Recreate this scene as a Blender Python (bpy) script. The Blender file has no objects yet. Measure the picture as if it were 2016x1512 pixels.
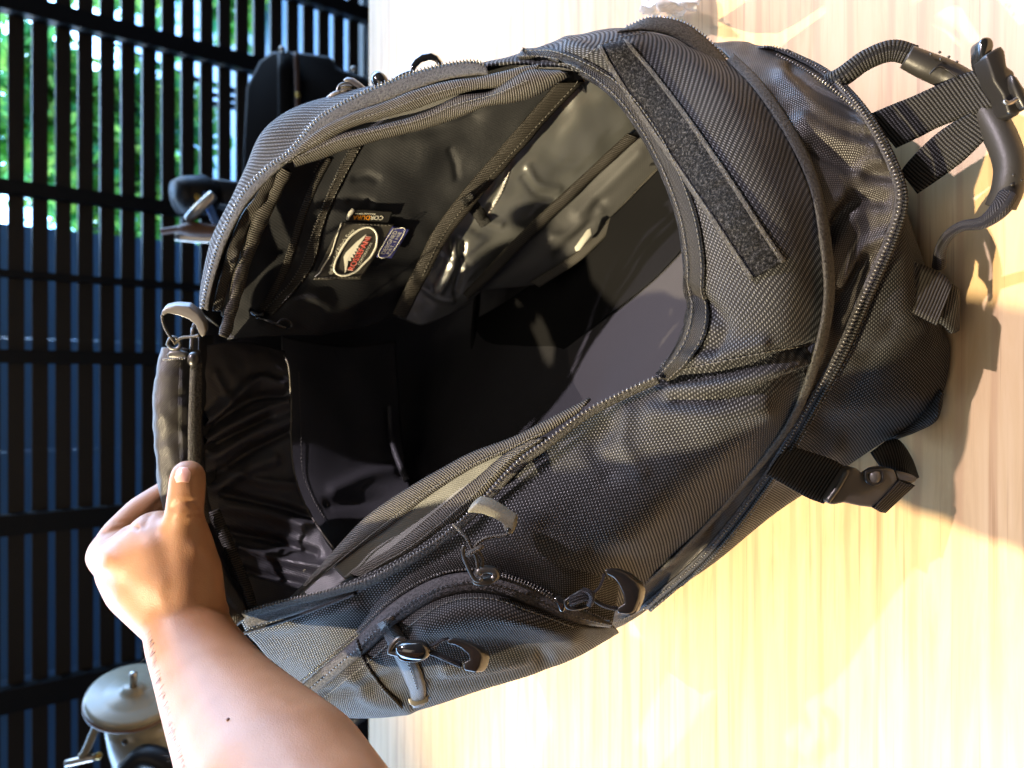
import bpy, bmesh, math, random
import numpy as np
from mathutils import Vector, Matrix, noise
from mathutils.bvhtree import BVHTree

random.seed(7)
rng = np.random.default_rng(7)
SC = bpy.context.scene
COL = SC.collection

# ------------------------------------------------------------------ camera
H = 0.5                                  # eye height above the table top
PITCH = math.radians(37.0)
FPX = 1456.0                             # focal length in photo pixels (2016 wide)
CAM = np.array([0.0, 0.0, H])
DV = np.array([0.0, math.cos(PITCH), -math.sin(PITCH)])     # view direction
UV_ = np.array([0.0, math.sin(PITCH), math.cos(PITCH)])      # photo left
XV = np.array([1.0, 0.0, 0.0])                               # photo up
cam_d = bpy.data.cameras.new('camera')
cam_d.sensor_width = 36.0
cam_d.lens = FPX / 2016 * 36.0
cam_d.clip_start = 0.02
cam_d.clip_end = 60.0
cam_d.dof.use_dof = True
cam_d.dof.focus_distance = 0.465
cam_d.dof.aperture_fstop = 7.8
cam = bpy.data.objects.new('camera', cam_d)
COL.objects.link(cam)
R = Matrix((tuple(-UV_), tuple(XV), tuple(-DV))).transposed()
cam.matrix_world = Matrix.Translation(Vector(CAM)) @ R.to_4x4()
SC.camera = cam

# ------------------------------------------------------------------ world and lamps
W = bpy.data.worlds.new('World')
SC.world = W
W.use_nodes = True
W.node_tree.nodes['Background'].inputs[0].default_value = (0.50, 0.58, 0.95, 1)
W.node_tree.nodes['Background'].inputs[1].default_value = 0.035
SC.view_settings.view_transform = 'Standard'
SC.view_settings.look = 'None'
SC.view_settings.exposure = 0.0
SC.view_settings.gamma = 1.0


def lamp(name, L, target, dist, power, col, cone, blend, radius):
    L = Vector(L).normalized()
    ld = bpy.data.lights.new(name, 'SPOT')
    ld.energy = power
    ld.color = col
    ld.spot_size = math.radians(cone)
    ld.spot_blend = blend
    ld.shadow_soft_size = radius
    o = bpy.data.objects.new(name, ld)
    COL.objects.link(o)
    o.location = Vector(target) - L * dist
    o.rotation_euler = L.to_track_quat('-Z', 'Y').to_euler()
    return o


lamp('workshop_lamp_warm', (0.54, -0.125, -0.83), (-0.04, 0.33, 0.08), 2.3, 650, (1.0, 0.82, 0.53), 41, 0.75, 0.022)
lamp('workshop_lamp_cool', (-0.49, -0.20, -0.85), (0.04, 0.30, 0.06), 2.3, 300, (1.0, 0.87, 0.98), 41, 0.75, 0.022)
ad = bpy.data.lights.new('overhead_fill', 'AREA')  # added soft fill to lift the shadows; no such fixture is seen
ad.shape = 'RECTANGLE'
ad.size = 1.4; ad.size_y = 1.0
ad.energy = 11
ad.color = (1.0, 0.86, 0.70)
ao = bpy.data.objects.new('overhead_fill', ad)
COL.objects.link(ao)
ao.location = (-0.1, -0.25, 2.3)
ao.rotation_euler = Vector((0.05, 0.25, -1)).to_track_quat('-Z', 'Y').to_euler()

SC.cycles.use_denoising = True
SC.cycles.max_bounces = 8
SC.cycles.transparent_max_bounces = 12


# ------------------------------------------------------------------ geometry helpers
def P(px, py, t):
    """photo pixel + depth along the view axis (metres) -> world point"""
    return CAM + t * (DV + ((1008 - px) / FPX) * UV_ + ((756 - py) / FPX) * XV)


def pt(e):
    if e[0] == 'w':
        return np.array(e[1:4], float)
    return P(*e)


def topx(V):
    """world points -> photo pixels (used while shaping folds)"""
    d = V - CAM
    z = d @ DV
    return np.stack([1008 - (d @ UV_) / z * FPX, 756 - (d @ XV) / z * FPX], -1)


def T0(px, z=0.0):
    a = (1008 - px) / FPX
    return (H - z) / (math.sin(PITCH) - a * math.cos(PITCH))


def cr(pts, n):
    """Catmull-Rom through pts (k,3...) at n samples"""
    pts = np.asarray(pts, float)
    k = len(pts)
    if k == 1:
        return np.repeat(pts, n, 0)
    ext = np.concatenate([[2 * pts[0] - pts[1]], pts, [2 * pts[-1] - pts[-2]]])
    s = np.linspace(0, k - 1, n)
    i = np.minimum(s.astype(int), k - 2)
    f = (s - i).reshape((-1,) + (1,) * (pts.ndim - 1))
    p0, p1, p2, p3 = ext[i], ext[i + 1], ext[i + 2], ext[i + 3]
    return 0.5 * (2 * p1 + (p2 - p0) * f + (2 * p0 - 5 * p1 + 4 * p2 - p3) * f ** 2 + (3 * p1 - p0 - 3 * p2 + p3) * f ** 3)


def add_obj(name, me, mat=None, parent=None):
    o = bpy.data.objects.new(name, me)
    COL.objects.link(o)
    if mat is not None:
        me.materials.append(mat)
    if parent is not None:
        o.parent = parent
    return o


def mesh_from(name, verts, faces, uvs=None, smooth=True):
    me = bpy.data.meshes.new(name)
    me.from_pydata([tuple(v) for v in verts], [], [tuple(f) for f in faces])
    if smooth:
        me.polygons.foreach_set('use_smooth', [True] * len(me.polygons))
    if uvs is not None:
        ul = me.uv_layers.new(name='UVMap')
        idx = np.empty(len(me.loops), int)
        me.loops.foreach_get('vertex_index', idx)
        ul.data.foreach_set('uv', np.asarray(uvs)[idx].astype(np.float32).ravel())
    me.update()
    return me


def seg_dist(Q, poly):
    """distance of 2-D points Q to a polyline"""
    best = np.full(Q.shape[:-1], 1e9)
    for a, b in zip(poly[:-1], poly[1:]):
        a = np.array(a, float); b = np.array(b, float)
        ab = b - a
        s = np.clip(((Q - a) @ ab) / max(ab @ ab, 1e-9), 0, 1)
        d = np.linalg.norm(Q - (a + s[..., None] * ab), axis=-1)
        best = np.minimum(best, d)
    return best


def grid_normals(G):
    du = np.gradient(G, axis=0); dv = np.gradient(G, axis=1)
    N = np.cross(du, dv)
    N /= np.linalg.norm(N, axis=-1, keepdims=True) + 1e-12
    return N


BVH = {}


def reg(key, V, F):
    BVH[key] = BVHTree.FromPolygons([tuple(v) for v in V], [tuple(f) for f in F])


def patch(name, ctrl, nu, nv, mat, parent=None, strokes=(), thick=0.0016, nz=(), key=None, smooth_px=1.6):
    """a cloth sheet lofted through a control grid, wrinkled along its normal"""
    rows = [cr([pt(e) for e in r], nv) for r in ctrl]
    G = cr(np.array(rows), nu)
    N = grid_normals(G)
    view = CAM - G
    flip = np.sum(N * view) < 0
    if flip:
        N = -N
    disp = np.zeros(G.shape[:2])
    if strokes:
        Q = topx(G)
        for s in strokes:
            poly = cr(np.array(s[0], float), 14) if len(s[0]) > 2 else s[0]
            d = seg_dist(Q, list(poly))
            disp += s[2] * np.exp(-(d / s[1]) ** 2)
    for amp, sc, seed in nz:
        for i in range(nu):
            for j in range(nv):
                g = G[i, j]
                disp[i, j] += amp * noise.noise((g[0] * sc + seed, g[1] * sc, g[2] * sc + seed * .7))
    G = G + N * disp[..., None]
    S0 = G - N * disp[..., None]
    du = np.linalg.norm(np.diff(S0, axis=0), axis=-1)
    dv = np.linalg.norm(np.diff(S0, axis=1), axis=-1)
    du = np.repeat(du.mean(1)[:, None], nv, 1) * .5 + du * .5
    u = np.concatenate([np.zeros((1, nv)), np.cumsum(du, 0)], 0)
    v = np.concatenate([np.zeros((nu, 1)), np.cumsum(dv, 1)], 1)
    UV = np.stack([u, v], -1).reshape(-1, 2)
    V = G.reshape(-1, 3)
    I = np.arange(nu * nv).reshape(nu, nv)
    F = np.stack([I[:-1, :-1], I[1:, :-1], I[1:, 1:], I[:-1, 1:]], -1).reshape(-1, 4)
    if flip:
        F = F[:, ::-1]
    me = mesh_from(name, V, F, UV)
    o = add_obj(name, me, mat, parent)
    if thick:
        m = o.modifiers.new('thickness', 'SOLIDIFY')
        m.thickness = thick
        m.offset = -1
    if key:
        reg(key, V, F)
    return o


def on(key, px, py, off=0.0):
    """the point of a registered cloth sheet seen at this pixel, lifted by off along its normal"""
    d = Vector(P(px, py, 1.0) - CAM)
    best = None
    for k in (key if isinstance(key, (list, tuple)) else [key]):
        h = BVH[k].ray_cast(Vector(CAM), d.normalized())
        if h[0] is not None and (best is None or h[3] < best[3]):
            best = h
    if best is None:
        for k in (key if isinstance(key, (list, tuple)) else [key]):
            c = P(px, py, 0.47)
            h = BVH[k].find_nearest(Vector(c))
            if best is None or h[3] < best[3]:
                best = h
        t = float((np.array(best[0]) - CAM) @ DV)
        return P(px, py, t - off)
    n = best[1]
    if n.dot(d) > 0:
        n = -n
    n = (n * 0.6 - d.normalized() * 0.6).normalized()
    return np.array(best[0] + n * off)


def band(name, e1, e2, mat, parent, key=None, off=0.0015, n=60, m=5, thick=0.0012, strokes=(), crown=0.0, nz=(), regkey=None):
    """a tape between two edge polylines; pixels hug sheet key, 3-tuples carry their own depth"""
    e1 = cr(np.array(e1, float), n); e2 = cr(np.array(e2, float), n)
    rows = []
    for a, b in zip(e1, e2):
        r = []
        for f in np.linspace(0, 1, m):
            q = a * (1 - f) + b * f
            if key:
                w = on(key, q[0], q[1], off + crown * 4 * f * (1 - f))
            else:
                w = P(q[0], q[1], q[2] - off - crown * 4 * f * (1 - f))
            r.append(('w', w[0], w[1], w[2]))
        rows.append(r)
    return patch(name, rows, n, max(m, 5), mat, parent, strokes=strokes, thick=thick, nz=nz, key=regkey)


def frames(pts):
    pts = np.asarray(pts, float)
    T = np.gradient(pts, axis=0)
    T /= np.linalg.norm(T, axis=1, keepdims=True) + 1e-12
    ref = CAM - pts[0]
    A = []
    a = ref - T[0] * (ref @ T[0])
    a /= np.linalg.norm(a)
    for t in T:
        a = a - t * (a @ t)
        a /= np.linalg.norm(a) + 1e-12
        A.append(a)
    A = np.array(A)
    return T, A, np.cross(T, A)


def tube_data(pts, rad, sides=10, flat=1.0, closed=False, caps=True):
    """verts, faces, uvs of a swept tube; flat<1 squeezes it along the view-facing axis"""
    pts = np.asarray(pts, float)
    n = len(pts)
    rad = np.broadcast_to(np.asarray(rad, float), (n,))
    T, A, B = frames(pts)
    if closed:
        T = np.roll(pts, -1, 0) - np.roll(pts, 1, 0)
        T /= np.linalg.norm(T, axis=1, keepdims=True)
        A = (CAM - pts); A -= T * np.sum(A * T, 1)[:, None]
        A /= np.linalg.norm(A, axis=1, keepdims=True)
        B = np.cross(T, A)
    th = np.linspace(0, 2 * math.pi, sides, endpoint=False)
    V = pts[:, None] + rad[:, None, None] * (np.cos(th)[None, :, None] * A[:, None] * flat + np.sin(th)[None, :, None] * B[:, None])
    L = np.concatenate([[0], np.cumsum(np.linalg.norm(np.diff(pts, axis=0), axis=1))])
    UV = np.stack([np.repeat(L, sides), np.tile(th / (2 * math.pi), n) * 2 * math.pi * rad.mean()], -1)
    F = []
    m = n if closed else n - 1
    for i in range(m):
        k = (i + 1) % n
        for j in range(sides):
            l = (j + 1) % sides
            F.append((i * sides + j, i * sides + l, k * sides + l, k * sides + j))
    if caps and not closed:
        F.append(tuple(range(sides))[::-1])
        F.append(tuple((n - 1) * sides + j for j in range(sides)))
    return V.reshape(-1, 3), F, UV


def tube(name, pts, rad, mat, parent=None, n=None, nz=(), **kw):
    pts = np.asarray(pts, float)
    if n:
        if np.ndim(rad):
            rad = cr(np.array(rad, float)[:, None], n)[:, 0]
        pts = cr(pts, n)
    V, F, UV = tube_data(pts, rad, **kw)
    if nz:
        s = kw.get('sides', 10)
        c = np.repeat(pts, s, 0)
        d = V - c
        d /= np.linalg.norm(d, axis=1, keepdims=True) + 1e-9
        for amp, sc, seed in nz:
            V = V + d * np.array([amp * noise.noise((v[0] * sc + seed, v[1] * sc, v[2] * sc)) for v in V])[:, None]
    return add_obj(name, mesh_from(name, V, F, UV), mat, parent)


def merge(parts):
    V = []; F = []; U = []
    k = 0
    for p in parts:
        V.append(np.asarray(p[0]))
        F += [tuple(i + k for i in f) for f in p[1]]
        U.append(np.asarray(p[2]) if len(p) > 2 and p[2] is not None else np.zeros((len(p[0]), 2)))
        k += len(p[0])
    return np.concatenate(V), F, np.concatenate(U)


def prism(name, poly, thick, mat, parent=None, t=None, key=None, off=0.0, push=None, bev=0.0012, seg=2):
    """an outline given real thickness: front at depth t (or lying on sheet key), extruded away"""
    if key:
        c = np.mean(np.array([q[:2] for q in poly], float), 0)
        tt = float((on(key, c[0], c[1], off) - CAM) @ DV)
        front = [P(q[0], q[1], tt) for q in poly]
    else:
        front = [P(q[0], q[1], q[2] if len(q) > 2 else t) for q in poly]
    d = np.array(push if push is not None else DV, float)
    d /= np.linalg.norm(d)
    n = len(poly)
    V = front + [f + d * thick for f in front]
    bm = bmesh.new()
    vs = [bm.verts.new(tuple(v)) for v in V]
    bm.faces.new(vs[:n])
    bm.faces.new(vs[n:][::-1])
    for i in range(n):
        j = (i + 1) % n
        bm.faces.new([vs[i], vs[n + i], vs[n + j], vs[j]])
    bmesh.ops.recalc_face_normals(bm, faces=bm.faces)
    me = bpy.data.meshes.new(name)
    bm.to_mesh(me); bm.free()
    o = add_obj(name, me, mat, parent)
    if bev:
        b = o.modifiers.new('bevel', 'BEVEL')
        b.width = bev; b.segments = seg; b.limit_method = 'ANGLE'
        me.polygons.foreach_set('use_smooth', [True] * len(me.polygons))
    return o


def box_data(c, ax, ay, az):
    c = np.array(c, float)
    V = [c + sx * np.array(ax) + sy * np.array(ay) + sz * np.array(az) for sx in (-1, 1) for sy in (-1, 1) for sz in (-1, 1)]
    F = [(0, 1, 3, 2), (4, 6, 7, 5), (0, 4, 5, 1), (2, 3, 7, 6), (0, 2, 6, 4), (1, 5, 7, 3)]
    return np.array(V), F


def box(name, lo, hi, mat, parent=None, bev=0.0):
    lo = np.array(lo, float); hi = np.array(hi, float)
    h = (hi - lo) / 2
    V, F = box_data((lo + hi) / 2, (h[0], 0, 0), (0, h[1], 0), (0, 0, h[2]))
    me = mesh_from(name, V, F, smooth=False)
    bm = bmesh.new(); bm.from_mesh(me)
    bmesh.ops.recalc_face_normals(bm, faces=bm.faces)
    bm.to_mesh(me); bm.free()
    o = add_obj(name, me, mat, parent)
    if bev:
        b = o.modifiers.new('bevel', 'BEVEL'); b.width = bev; b.segments = 3
    return o


def sphere_data(c, r, sc=(1, 1, 1), sub=2):
    bm = bmesh.new()
    bmesh.ops.create_icosphere(bm, subdivisions=sub, radius=1)
    bm.verts.index_update()
    V = np.array([tuple(v.co) for v in bm.verts]) * r * np.array(sc) + np.array(c)
    F = [tuple(v.index for v in f.verts) for f in bm.faces]
    bm.free()
    return V, F


def resample(pts, step):
    """points every step along a dense 3-D polyline"""
    pts = np.asarray(pts, float)
    L = np.concatenate([[0], np.cumsum(np.linalg.norm(np.diff(pts, axis=0), axis=1))])
    s = np.arange(0, L[-1], step)
    return np.stack([np.interp(s, L, pts[:, k]) for k in range(3)], -1)


def line_on(key, poly, off, n=120):
    q = cr(np.array(poly, float), n)
    if q.shape[1] == 3:
        return np.array([P(a[0], a[1], a[2] - off) for a in q])
    return np.array([on(key, a[0], a[1], off) for a in q])


def teeth(name, pts, mat, parent, step=0.0021, r=0.00075, elong=1.5, twin=0.0):
    """zip coil: one small bead per tooth, joined (too many and too small to pick apart)"""
    S = resample(pts, step)
    T, A, B = frames(S)
    octa = np.array([(1, 0, 0), (-1, 0, 0), (0, 1, 0), (0, -1, 0), (0, 0, 1), (0, 0, -1)], float)
    oF = [(0, 2, 4), (2, 1, 4), (1, 3, 4), (3, 0, 4), (2, 0, 5), (1, 2, 5), (3, 1, 5), (0, 3, 5)]
    parts = []
    for c, t, a, b in zip(S, T, A, B):
        M = np.stack([t * r * 0.85, a * r, b * r * elong])
        for s in ((-1, 1) if twin else (0,)):
            parts.append((octa @ M + c + b * s * twin + t * s * step * .25, oF))
    V, F, U = merge(parts)
    o = add_obj(name, mesh_from(name, V, F), mat, parent)
    o['kind'] = 'stuff'
    return o


def stitches(name, key, poly, mat, parent, off=0.0022, step=0.0036, ln=0.0013, r=0.00028):
    S = resample(line_on(key, poly, off), step)
    T, A, B = frames(S)
    parts = []
    for c, t, a, b in zip(S, T, A, B):
        parts.append(box_data(c, t * ln, a * r, b * r))
    V, F, U = merge(parts)
    o = add_obj(name, mesh_from(name, V, F), mat, parent)
    o['kind'] = 'stuff'
    return o


def tag(o, label, cat, group=None, kind=None):
    o['label'] = label
    o['category'] = cat
    if group:
        o['group'] = group
    if kind:
        o['kind'] = kind
    return o


def empty(name, loc, label=None, cat=None, group=None):
    o = bpy.data.objects.new(name, None)
    COL.objects.link(o)
    o.empty_display_size = 0.05
    o.location = loc
    if label:
        tag(o, label, cat, group)
    return o


# ------------------------------------------------------------------ materials
class NT:
    def __init__(self, name):
        self.m = bpy.data.materials.new(name)
        self.m.use_nodes = True
        self.t = self.m.node_tree
        self.b = self.t.nodes['Principled BSDF']
        self.out = self.t.nodes['Material Output']

    def n(self, typ, **kw):
        nd = self.t.nodes.new(typ)
        for k, v in kw.items():
            setattr(nd, k, v)
        return nd

    def link(self, a, b):
        self.t.links.new(a, b)

    def put(self, nd, i, v):
        s = nd.inputs[i]
        if hasattr(v, 'is_output') or isinstance(v, bpy.types.NodeSocket):
            self.link(v, s)
        else:
            s.default_value = v

    def math(self, op, a, b=None):
        nd = self.n('ShaderNodeMath', operation=op)
        self.put(nd, 0, a)
        if b is not None:
            self.put(nd, 1, b)
        return nd.outputs[0]

    def uv(self):
        sp = self.n('ShaderNodeSeparateXYZ')
        self.link(self.n('ShaderNodeTexCoord').outputs['UV'], sp.inputs[0])
        return sp.outputs[0], sp.outputs[1]

    def obj(self):
        return self.n('ShaderNodeTexCoord').outputs['Object']

    def noise(self, vec, scale, detail=3, rough=.5, dist=0.0):
        nd = self.n('ShaderNodeTexNoise')
        if vec is not None:
            self.link(vec, nd.inputs['Vector'])
        nd.inputs['Scale'].default_value = scale
        nd.inputs['Detail'].default_value = detail
        nd.inputs['Roughness'].default_value = rough
        nd.inputs['Distortion'].default_value = dist
        return nd.outputs['Fac']

    def mapping(self, vec, scale=(1, 1, 1), rot=(0, 0, 0)):
        nd = self.n('ShaderNodeMapping')
        self.link(vec, nd.inputs[0])
        nd.inputs['Scale'].default_value = scale
        nd.inputs['Rotation'].default_value = rot
        return nd.outputs[0]

    def mix(self, fac, a, b, blend='MIX'):
        nd = self.n('ShaderNodeMix', data_type='RGBA', blend_type=blend)
        self.put(nd, 0, fac)
        for i, v in ((6, a), (7, b)):
            if isinstance(v, (tuple, list)):
                nd.inputs[i].default_value = (*v[:3], 1)
            else:
                self.link(v, nd.inputs[i])
        return nd.outputs[2]

    def ramp(self, fac, stops):
        nd = self.n('ShaderNodeValToRGB')
        self.put(nd, 0, fac)
        el = nd.color_ramp.elements
        while len(el) < len(stops):
            el.new(0.5)
        for e, (p, c) in zip(el, stops):
            e.position = p
            e.color = (*c[:3], 1)
        return nd.outputs[0]

    def color(self, c):
        if isinstance(c, (tuple, list)):
            self.b.inputs['Base Color'].default_value = (*c[:3], 1)
        else:
            self.link(c, self.b.inputs['Base Color'])

    def set(self, **kw):
        for k, v in kw.items():
            self.put(self.b, k.replace('_', ' '), v)

    def bump(self, h, strength=.6, dist=.0006):
        nd = self.n('ShaderNodeBump')
        nd.inputs['Strength'].default_value = strength
        nd.inputs['Distance'].default_value = dist
        self.link(h, nd.inputs['Height'])
        self.link(nd.outputs[0], self.b.inputs['Normal'])


def weave(name, pitch, aspect, lo, hi, rough=.42, spec=.5, bump=.8, dist=.0007, wob=.25, sheen=.0, power=1.0):
    """dotted basket weave: raised yarn floats offset row by row over dark gaps"""
    N = NT(name)
    u, v = N.uv()
    o = N.obj()
    w = N.math('MULTIPLY', N.math('SUBTRACT', N.noise(o, 60, 2), .5), wob)
    uu = N.math('ADD', N.math('DIVIDE', u, pitch), w)
    vv = N.math('ADD', N.math('DIVIDE', v, pitch * aspect), w)
    col = N.math('FLOOR', uu)
    a = N.math('ABSOLUTE', N.math('SINE', N.math('MULTIPLY', uu, math.pi)))
    b = N.math('ABSOLUTE', N.math('SINE', N.math('MULTIPLY', N.math('ADD', vv, N.math('MULTIPLY', col, .5)), math.pi)))
    h = N.math('POWER', N.math('MULTIPLY', a, b), power)
    big = N.noise(o, 14, 3)
    c = N.mix(h, lo, hi)  # pale floats paint the thread glints, dark gaps the shade between them
    c = N.mix(N.math('MULTIPLY', big, .45), c, tuple(x * .55 for x in hi))
    N.color(c)
    N.set(Roughness=rough, Specular_IOR_Level=N.math('MULTIPLY', h, spec), Sheen_Weight=sheen)
    N.bump(h, bump, dist)
    return N.m


def ribs(name, pitch, lo, hi, rough=.5, bump=.9, dist=.0006, along=True, fine=.25, skew=0.0, spec=.4):
    """ribbed tape: raised cords across the tape with a fine twist"""
    N = NT(name)
    u, v = N.uv()
    if not along:
        u, v = v, u
    o = N.obj()
    w = N.math('MULTIPLY', N.math('SUBTRACT', N.noise(o, 90, 2), .5), .35)
    uu = N.math('ADD', N.math('DIVIDE', N.math('ADD', u, N.math('MULTIPLY', v, skew)), pitch), w)
    a = N.math('ABSOLUTE', N.math('SINE', N.math('MULTIPLY', uu, math.pi)))
    b = N.math('ABSOLUTE', N.math('SINE', N.math('MULTIPLY', N.math('DIVIDE', v, pitch * .7), math.pi)))
    h = N.math('MULTIPLY', a, N.math('ADD', 1 - fine, N.math('MULTIPLY', b, fine)))
    N.color(N.mix(h, lo, hi))
    N.set(Roughness=rough, Specular_IOR_Level=N.math('MULTIPLY', h, spec))
    N.bump(h, bump, dist)
    return N.m


def cloth(name, base, rough=.5, spec=.4, pitch=.0009, bump=.35, wr=(35, .0015), sheen=.0, var=.5):
    """fine plain or twill lining with soft creases"""
    N = NT(name)
    u, v = N.uv()
    o = N.obj()
    d1 = N.math('SINE', N.math('MULTIPLY', N.math('ADD', u, v), 2 * math.pi / pitch))
    d2 = N.math('SINE', N.math('MULTIPLY', N.math('SUBTRACT', u, v), 2 * math.pi / (pitch * 1.7)))
    fine = N.math('MULTIPLY', N.math('ADD', d1, d2), .22)
    cre = N.noise(o, wr[0], 4, .55, .6)
    h = N.math('ADD', N.math('MULTIPLY', cre, wr[1] / .0004), fine)
    c = N.mix(N.math('MULTIPLY', N.noise(o, 22, 3), var), base, tuple(x * .5 for x in base))
    c = N.mix(N.math('MULTIPLY', N.math('ADD', fine, .44), .5), c, tuple(min(1, x * 2.0) for x in base))
    N.color(c)
    N.set(Roughness=rough, Specular_IOR_Level=spec, Sheen_Weight=sheen)
    N.bump(h, bump, .0004)
    return N.m


def plain(name, base, rough=.4, metal=0.0, spec=.5, grain=(220, .12), coat=0.0, var=.3):
    N = NT(name)
    o = N.obj()
    f = N.noise(o, grain[0], 4)
    c = N.mix(N.math('MULTIPLY', N.noise(o, grain[0] * .2, 3), var), base, tuple(x * .6 for x in base))
    N.color(c)
    N.set(Roughness=rough, Metallic=metal, Specular_IOR_Level=spec, Coat_Weight=coat)
    if grain[1]:
        N.bump(f, grain[1], .0006)
    return N.m


M = {}
M['ballistic'] = weave('ballistic_nylon', .0022, .85, (.0020, .0020, .0020), (.170, .174, .180), rough=.42, spec=.5, bump=.5, dist=.0006, power=3.2)
M['ballistic_fine'] = weave('ballistic_nylon_fine', .0018, .85, (.0022, .0021, .002), (.102, .102, .102), rough=.44, spec=.4, bump=.5, dist=.0005, power=2.6)
M['gusset'] = weave('thin_brown_nylon', .00115, 1.0, (.007, .006, .0056), (.074, .067, .061), rough=.36, spec=.75, bump=.5, dist=.0004, wob=.1)
M['webbing'] = ribs('webbing', .0018, (.0025, .0025, .0025), (.040, .039, .036), fine=.45)
M['webbing_dark'] = ribs('webbing_dark', .0018, (.0025, .0025, .0023), (.030, .027, .023), fine=.25)
M['tape'] = ribs('binding_tape', .0017, (.004, .0038, .0032), (.088, .081, .068), fine=.15)
M['tape_dark'] = ribs('binding_tape_dark', .0017, (.004, .0036, .003), (.050, .045, .037), fine=.15)
M['twill'] = ribs('twill_binding', .0017, (.0028, .0028, .0028), (.068, .065, .06), fine=.6, skew=.8)
M['lining'] = cloth('twill_lining', (.0095, .0103, .0118), rough=.55, spec=.3, pitch=.0013, bump=.4)
M['lining_blue'] = cloth('nylon_lining', (.033, .033, .037), rough=.38, spec=.55, pitch=.0014, wr=(26, .0026), bump=.5)
M['sleeve'] = cloth('nylon_sleeve', (.026, .024, .0225), rough=.42, spec=.5, pitch=.0014, wr=(30, .003), bump=.6)
M['strip'] = cloth('strip_lining', (.050, .050, .048), rough=.55, spec=.3, pitch=.0012)
M['board'] = cloth('board_cloth', (.052, .051, .054), rough=.6, spec=.25, pitch=.0012, wr=(8, .0004), var=.2)
M['felt_shade'] = cloth('black_felt_shade', (.0085, .0085, .009), rough=.9, spec=.05, pitch=.0012, wr=(40, .001))  # fuzzy black cloth, kept dark to carry the floor's shade as well
M['reveal'] = cloth('grey_interlining', (.16, .163, .155), rough=.6, spec=.3, pitch=.0012, wr=(60, .001))
M['plastic'] = plain('black_plastic', (.016, .015, .014), .33, spec=.55)
M['plastic_tan'] = plain('tan_plastic', (.090, .080, .066), .36, spec=.55)  # lighter tan counterpart of the black plastic
M['gloss'] = plain('gloss_plastic', (.012, .012, .011), .14, spec=.8, grain=(60, .05))
M['gun'] = plain('gunmetal', (.10, .095, .085), .38, metal=.75, grain=(400, .2))
M['pullgrey'] = plain('grey_rubber_pull', (.17, .165, .13), .5, grain=(900, .5), spec=.4)
M['rubber'] = plain('grip_rubber', (.026, .0245, .022), .42, spec=.5, grain=(600, .15))
M['teeth'] = plain('zip_teeth', (.15, .145, .138), .22, spec=.9, grain=(50, 0))
M['thread'] = plain('thread', (.10, .095, .08), .6, grain=(50, 0))
M['thread_light'] = plain('pale_thread', (.5, .47, .42), .6, grain=(50, 0))
M['white'] = plain('white_print', (.72, .71, .60), .5, grain=(50, 0), var=.05)
M['red'] = plain('red_print', (.72, .055, .035), .5, grain=(50, 0), var=.05)
M['pink'] = plain('pink_outline', (.75, .45, .38), .5, grain=(50, 0), var=.05)
M['orange'] = plain('orange_print', (.85, .33, .01), .5, grain=(50, 0), var=.05)
M['bluetag'] = plain('blue_label', (.045, .05, .22), .55, grain=(500, .3))
M['patch'] = cloth('rubber_patch', (.045, .042, .035), rough=.45, pitch=.001)
M['blacktag'] = cloth('black_label', (.012, .012, .011), rough=.4, pitch=.001)
M['cord'] = ribs('cord', .0013, (.008, .0075, .006), (.16, .14, .11), fine=.5, skew=.8)
M['cord_dark'] = ribs('cord_dark', .0013, (.004, .004, .005), (.05, .047, .05), fine=.5, skew=.8)


def velcro():
    N = NT('velcro_loop')
    o = N.obj()
    a = N.noise(o, 640, 5, .85)
    N.color(N.ramp(a, [(.40, (.0015, .0015, .0015)), (.52, (.012, .012, .012)), (.62, (.07, .07, .07)), (.74, (.28, .275, .27))]))  # pale stops paint the sparkle of the loops into the colour
    N.set(Roughness=.75, Specular_IOR_Level=.12)
    N.bump(a, .8, .0012)
    return N.m


M['velcro'] = velcro()


def fuzzy(name, lo, hi):
    N = NT(name)
    o = N.obj()
    a = N.noise(o, 750, 3, .7)
    N.color(N.ramp(a, [(.32, lo), (.62, hi)]))
    N.set(Roughness=.65, Specular_IOR_Level=.3)
    N.bump(a, .9, .0012)
    return N.m


M['tapezip'] = fuzzy('zip_tape', (.008, .0075, .007), (.075, .072, .063))
M['tapezip_dark'] = fuzzy('coated_zip_tape', (.006, .006, .008), (.075, .072, .075))


def pu():
    N = NT('coated_backing')
    o = N.obj()
    a = N.noise(o, 18, 2, .4, .8)
    N.color(N.ramp(a, [(.3, (.15, .155, .148)), (.7, (.26, .266, .255))]))
    N.set(Roughness=.30, Specular_IOR_Level=.8, Metallic=.65)
    N.bump(a, .25, .006)
    return N.m


M['pu'] = pu()


def skin():
    N = NT('skin')
    o = N.obj()
    f = N.noise(o, 900, 4, .6)
    g = N.noise(o, 45, 3)
    v = N.n('ShaderNodeTexVoronoi')
    N.link(o, v.inputs['Vector']); v.inputs['Scale'].default_value = 1100
    c = N.ramp(g, [(.30, (.25, .120, .056)), (.55, (.278, .140, .069)), (.75, (.295, .152, .079))])
    N.color(c)
    N.set(Roughness=.48, Specular_IOR_Level=.42, Subsurface_Weight=.22, Subsurface_Scale=.006)
    N.b.inputs['Subsurface Radius'].default_value = (1.0, .32, .14)
    N.bump(N.math('ADD', f, N.math('MULTIPLY', v.outputs['Distance'], .6)), .22, .0006)
    return N.m


M['skin'] = skin()
M['nail'] = plain('nail', (.70, .40, .33), .28, spec=.55, grain=(100, .03))
M['mole'] = plain('mole', (.09, .03, .015), .6, grain=(50, 0))
M['hair'] = plain('hair', (.05, .035, .025), .45, grain=(50, 0))


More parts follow.
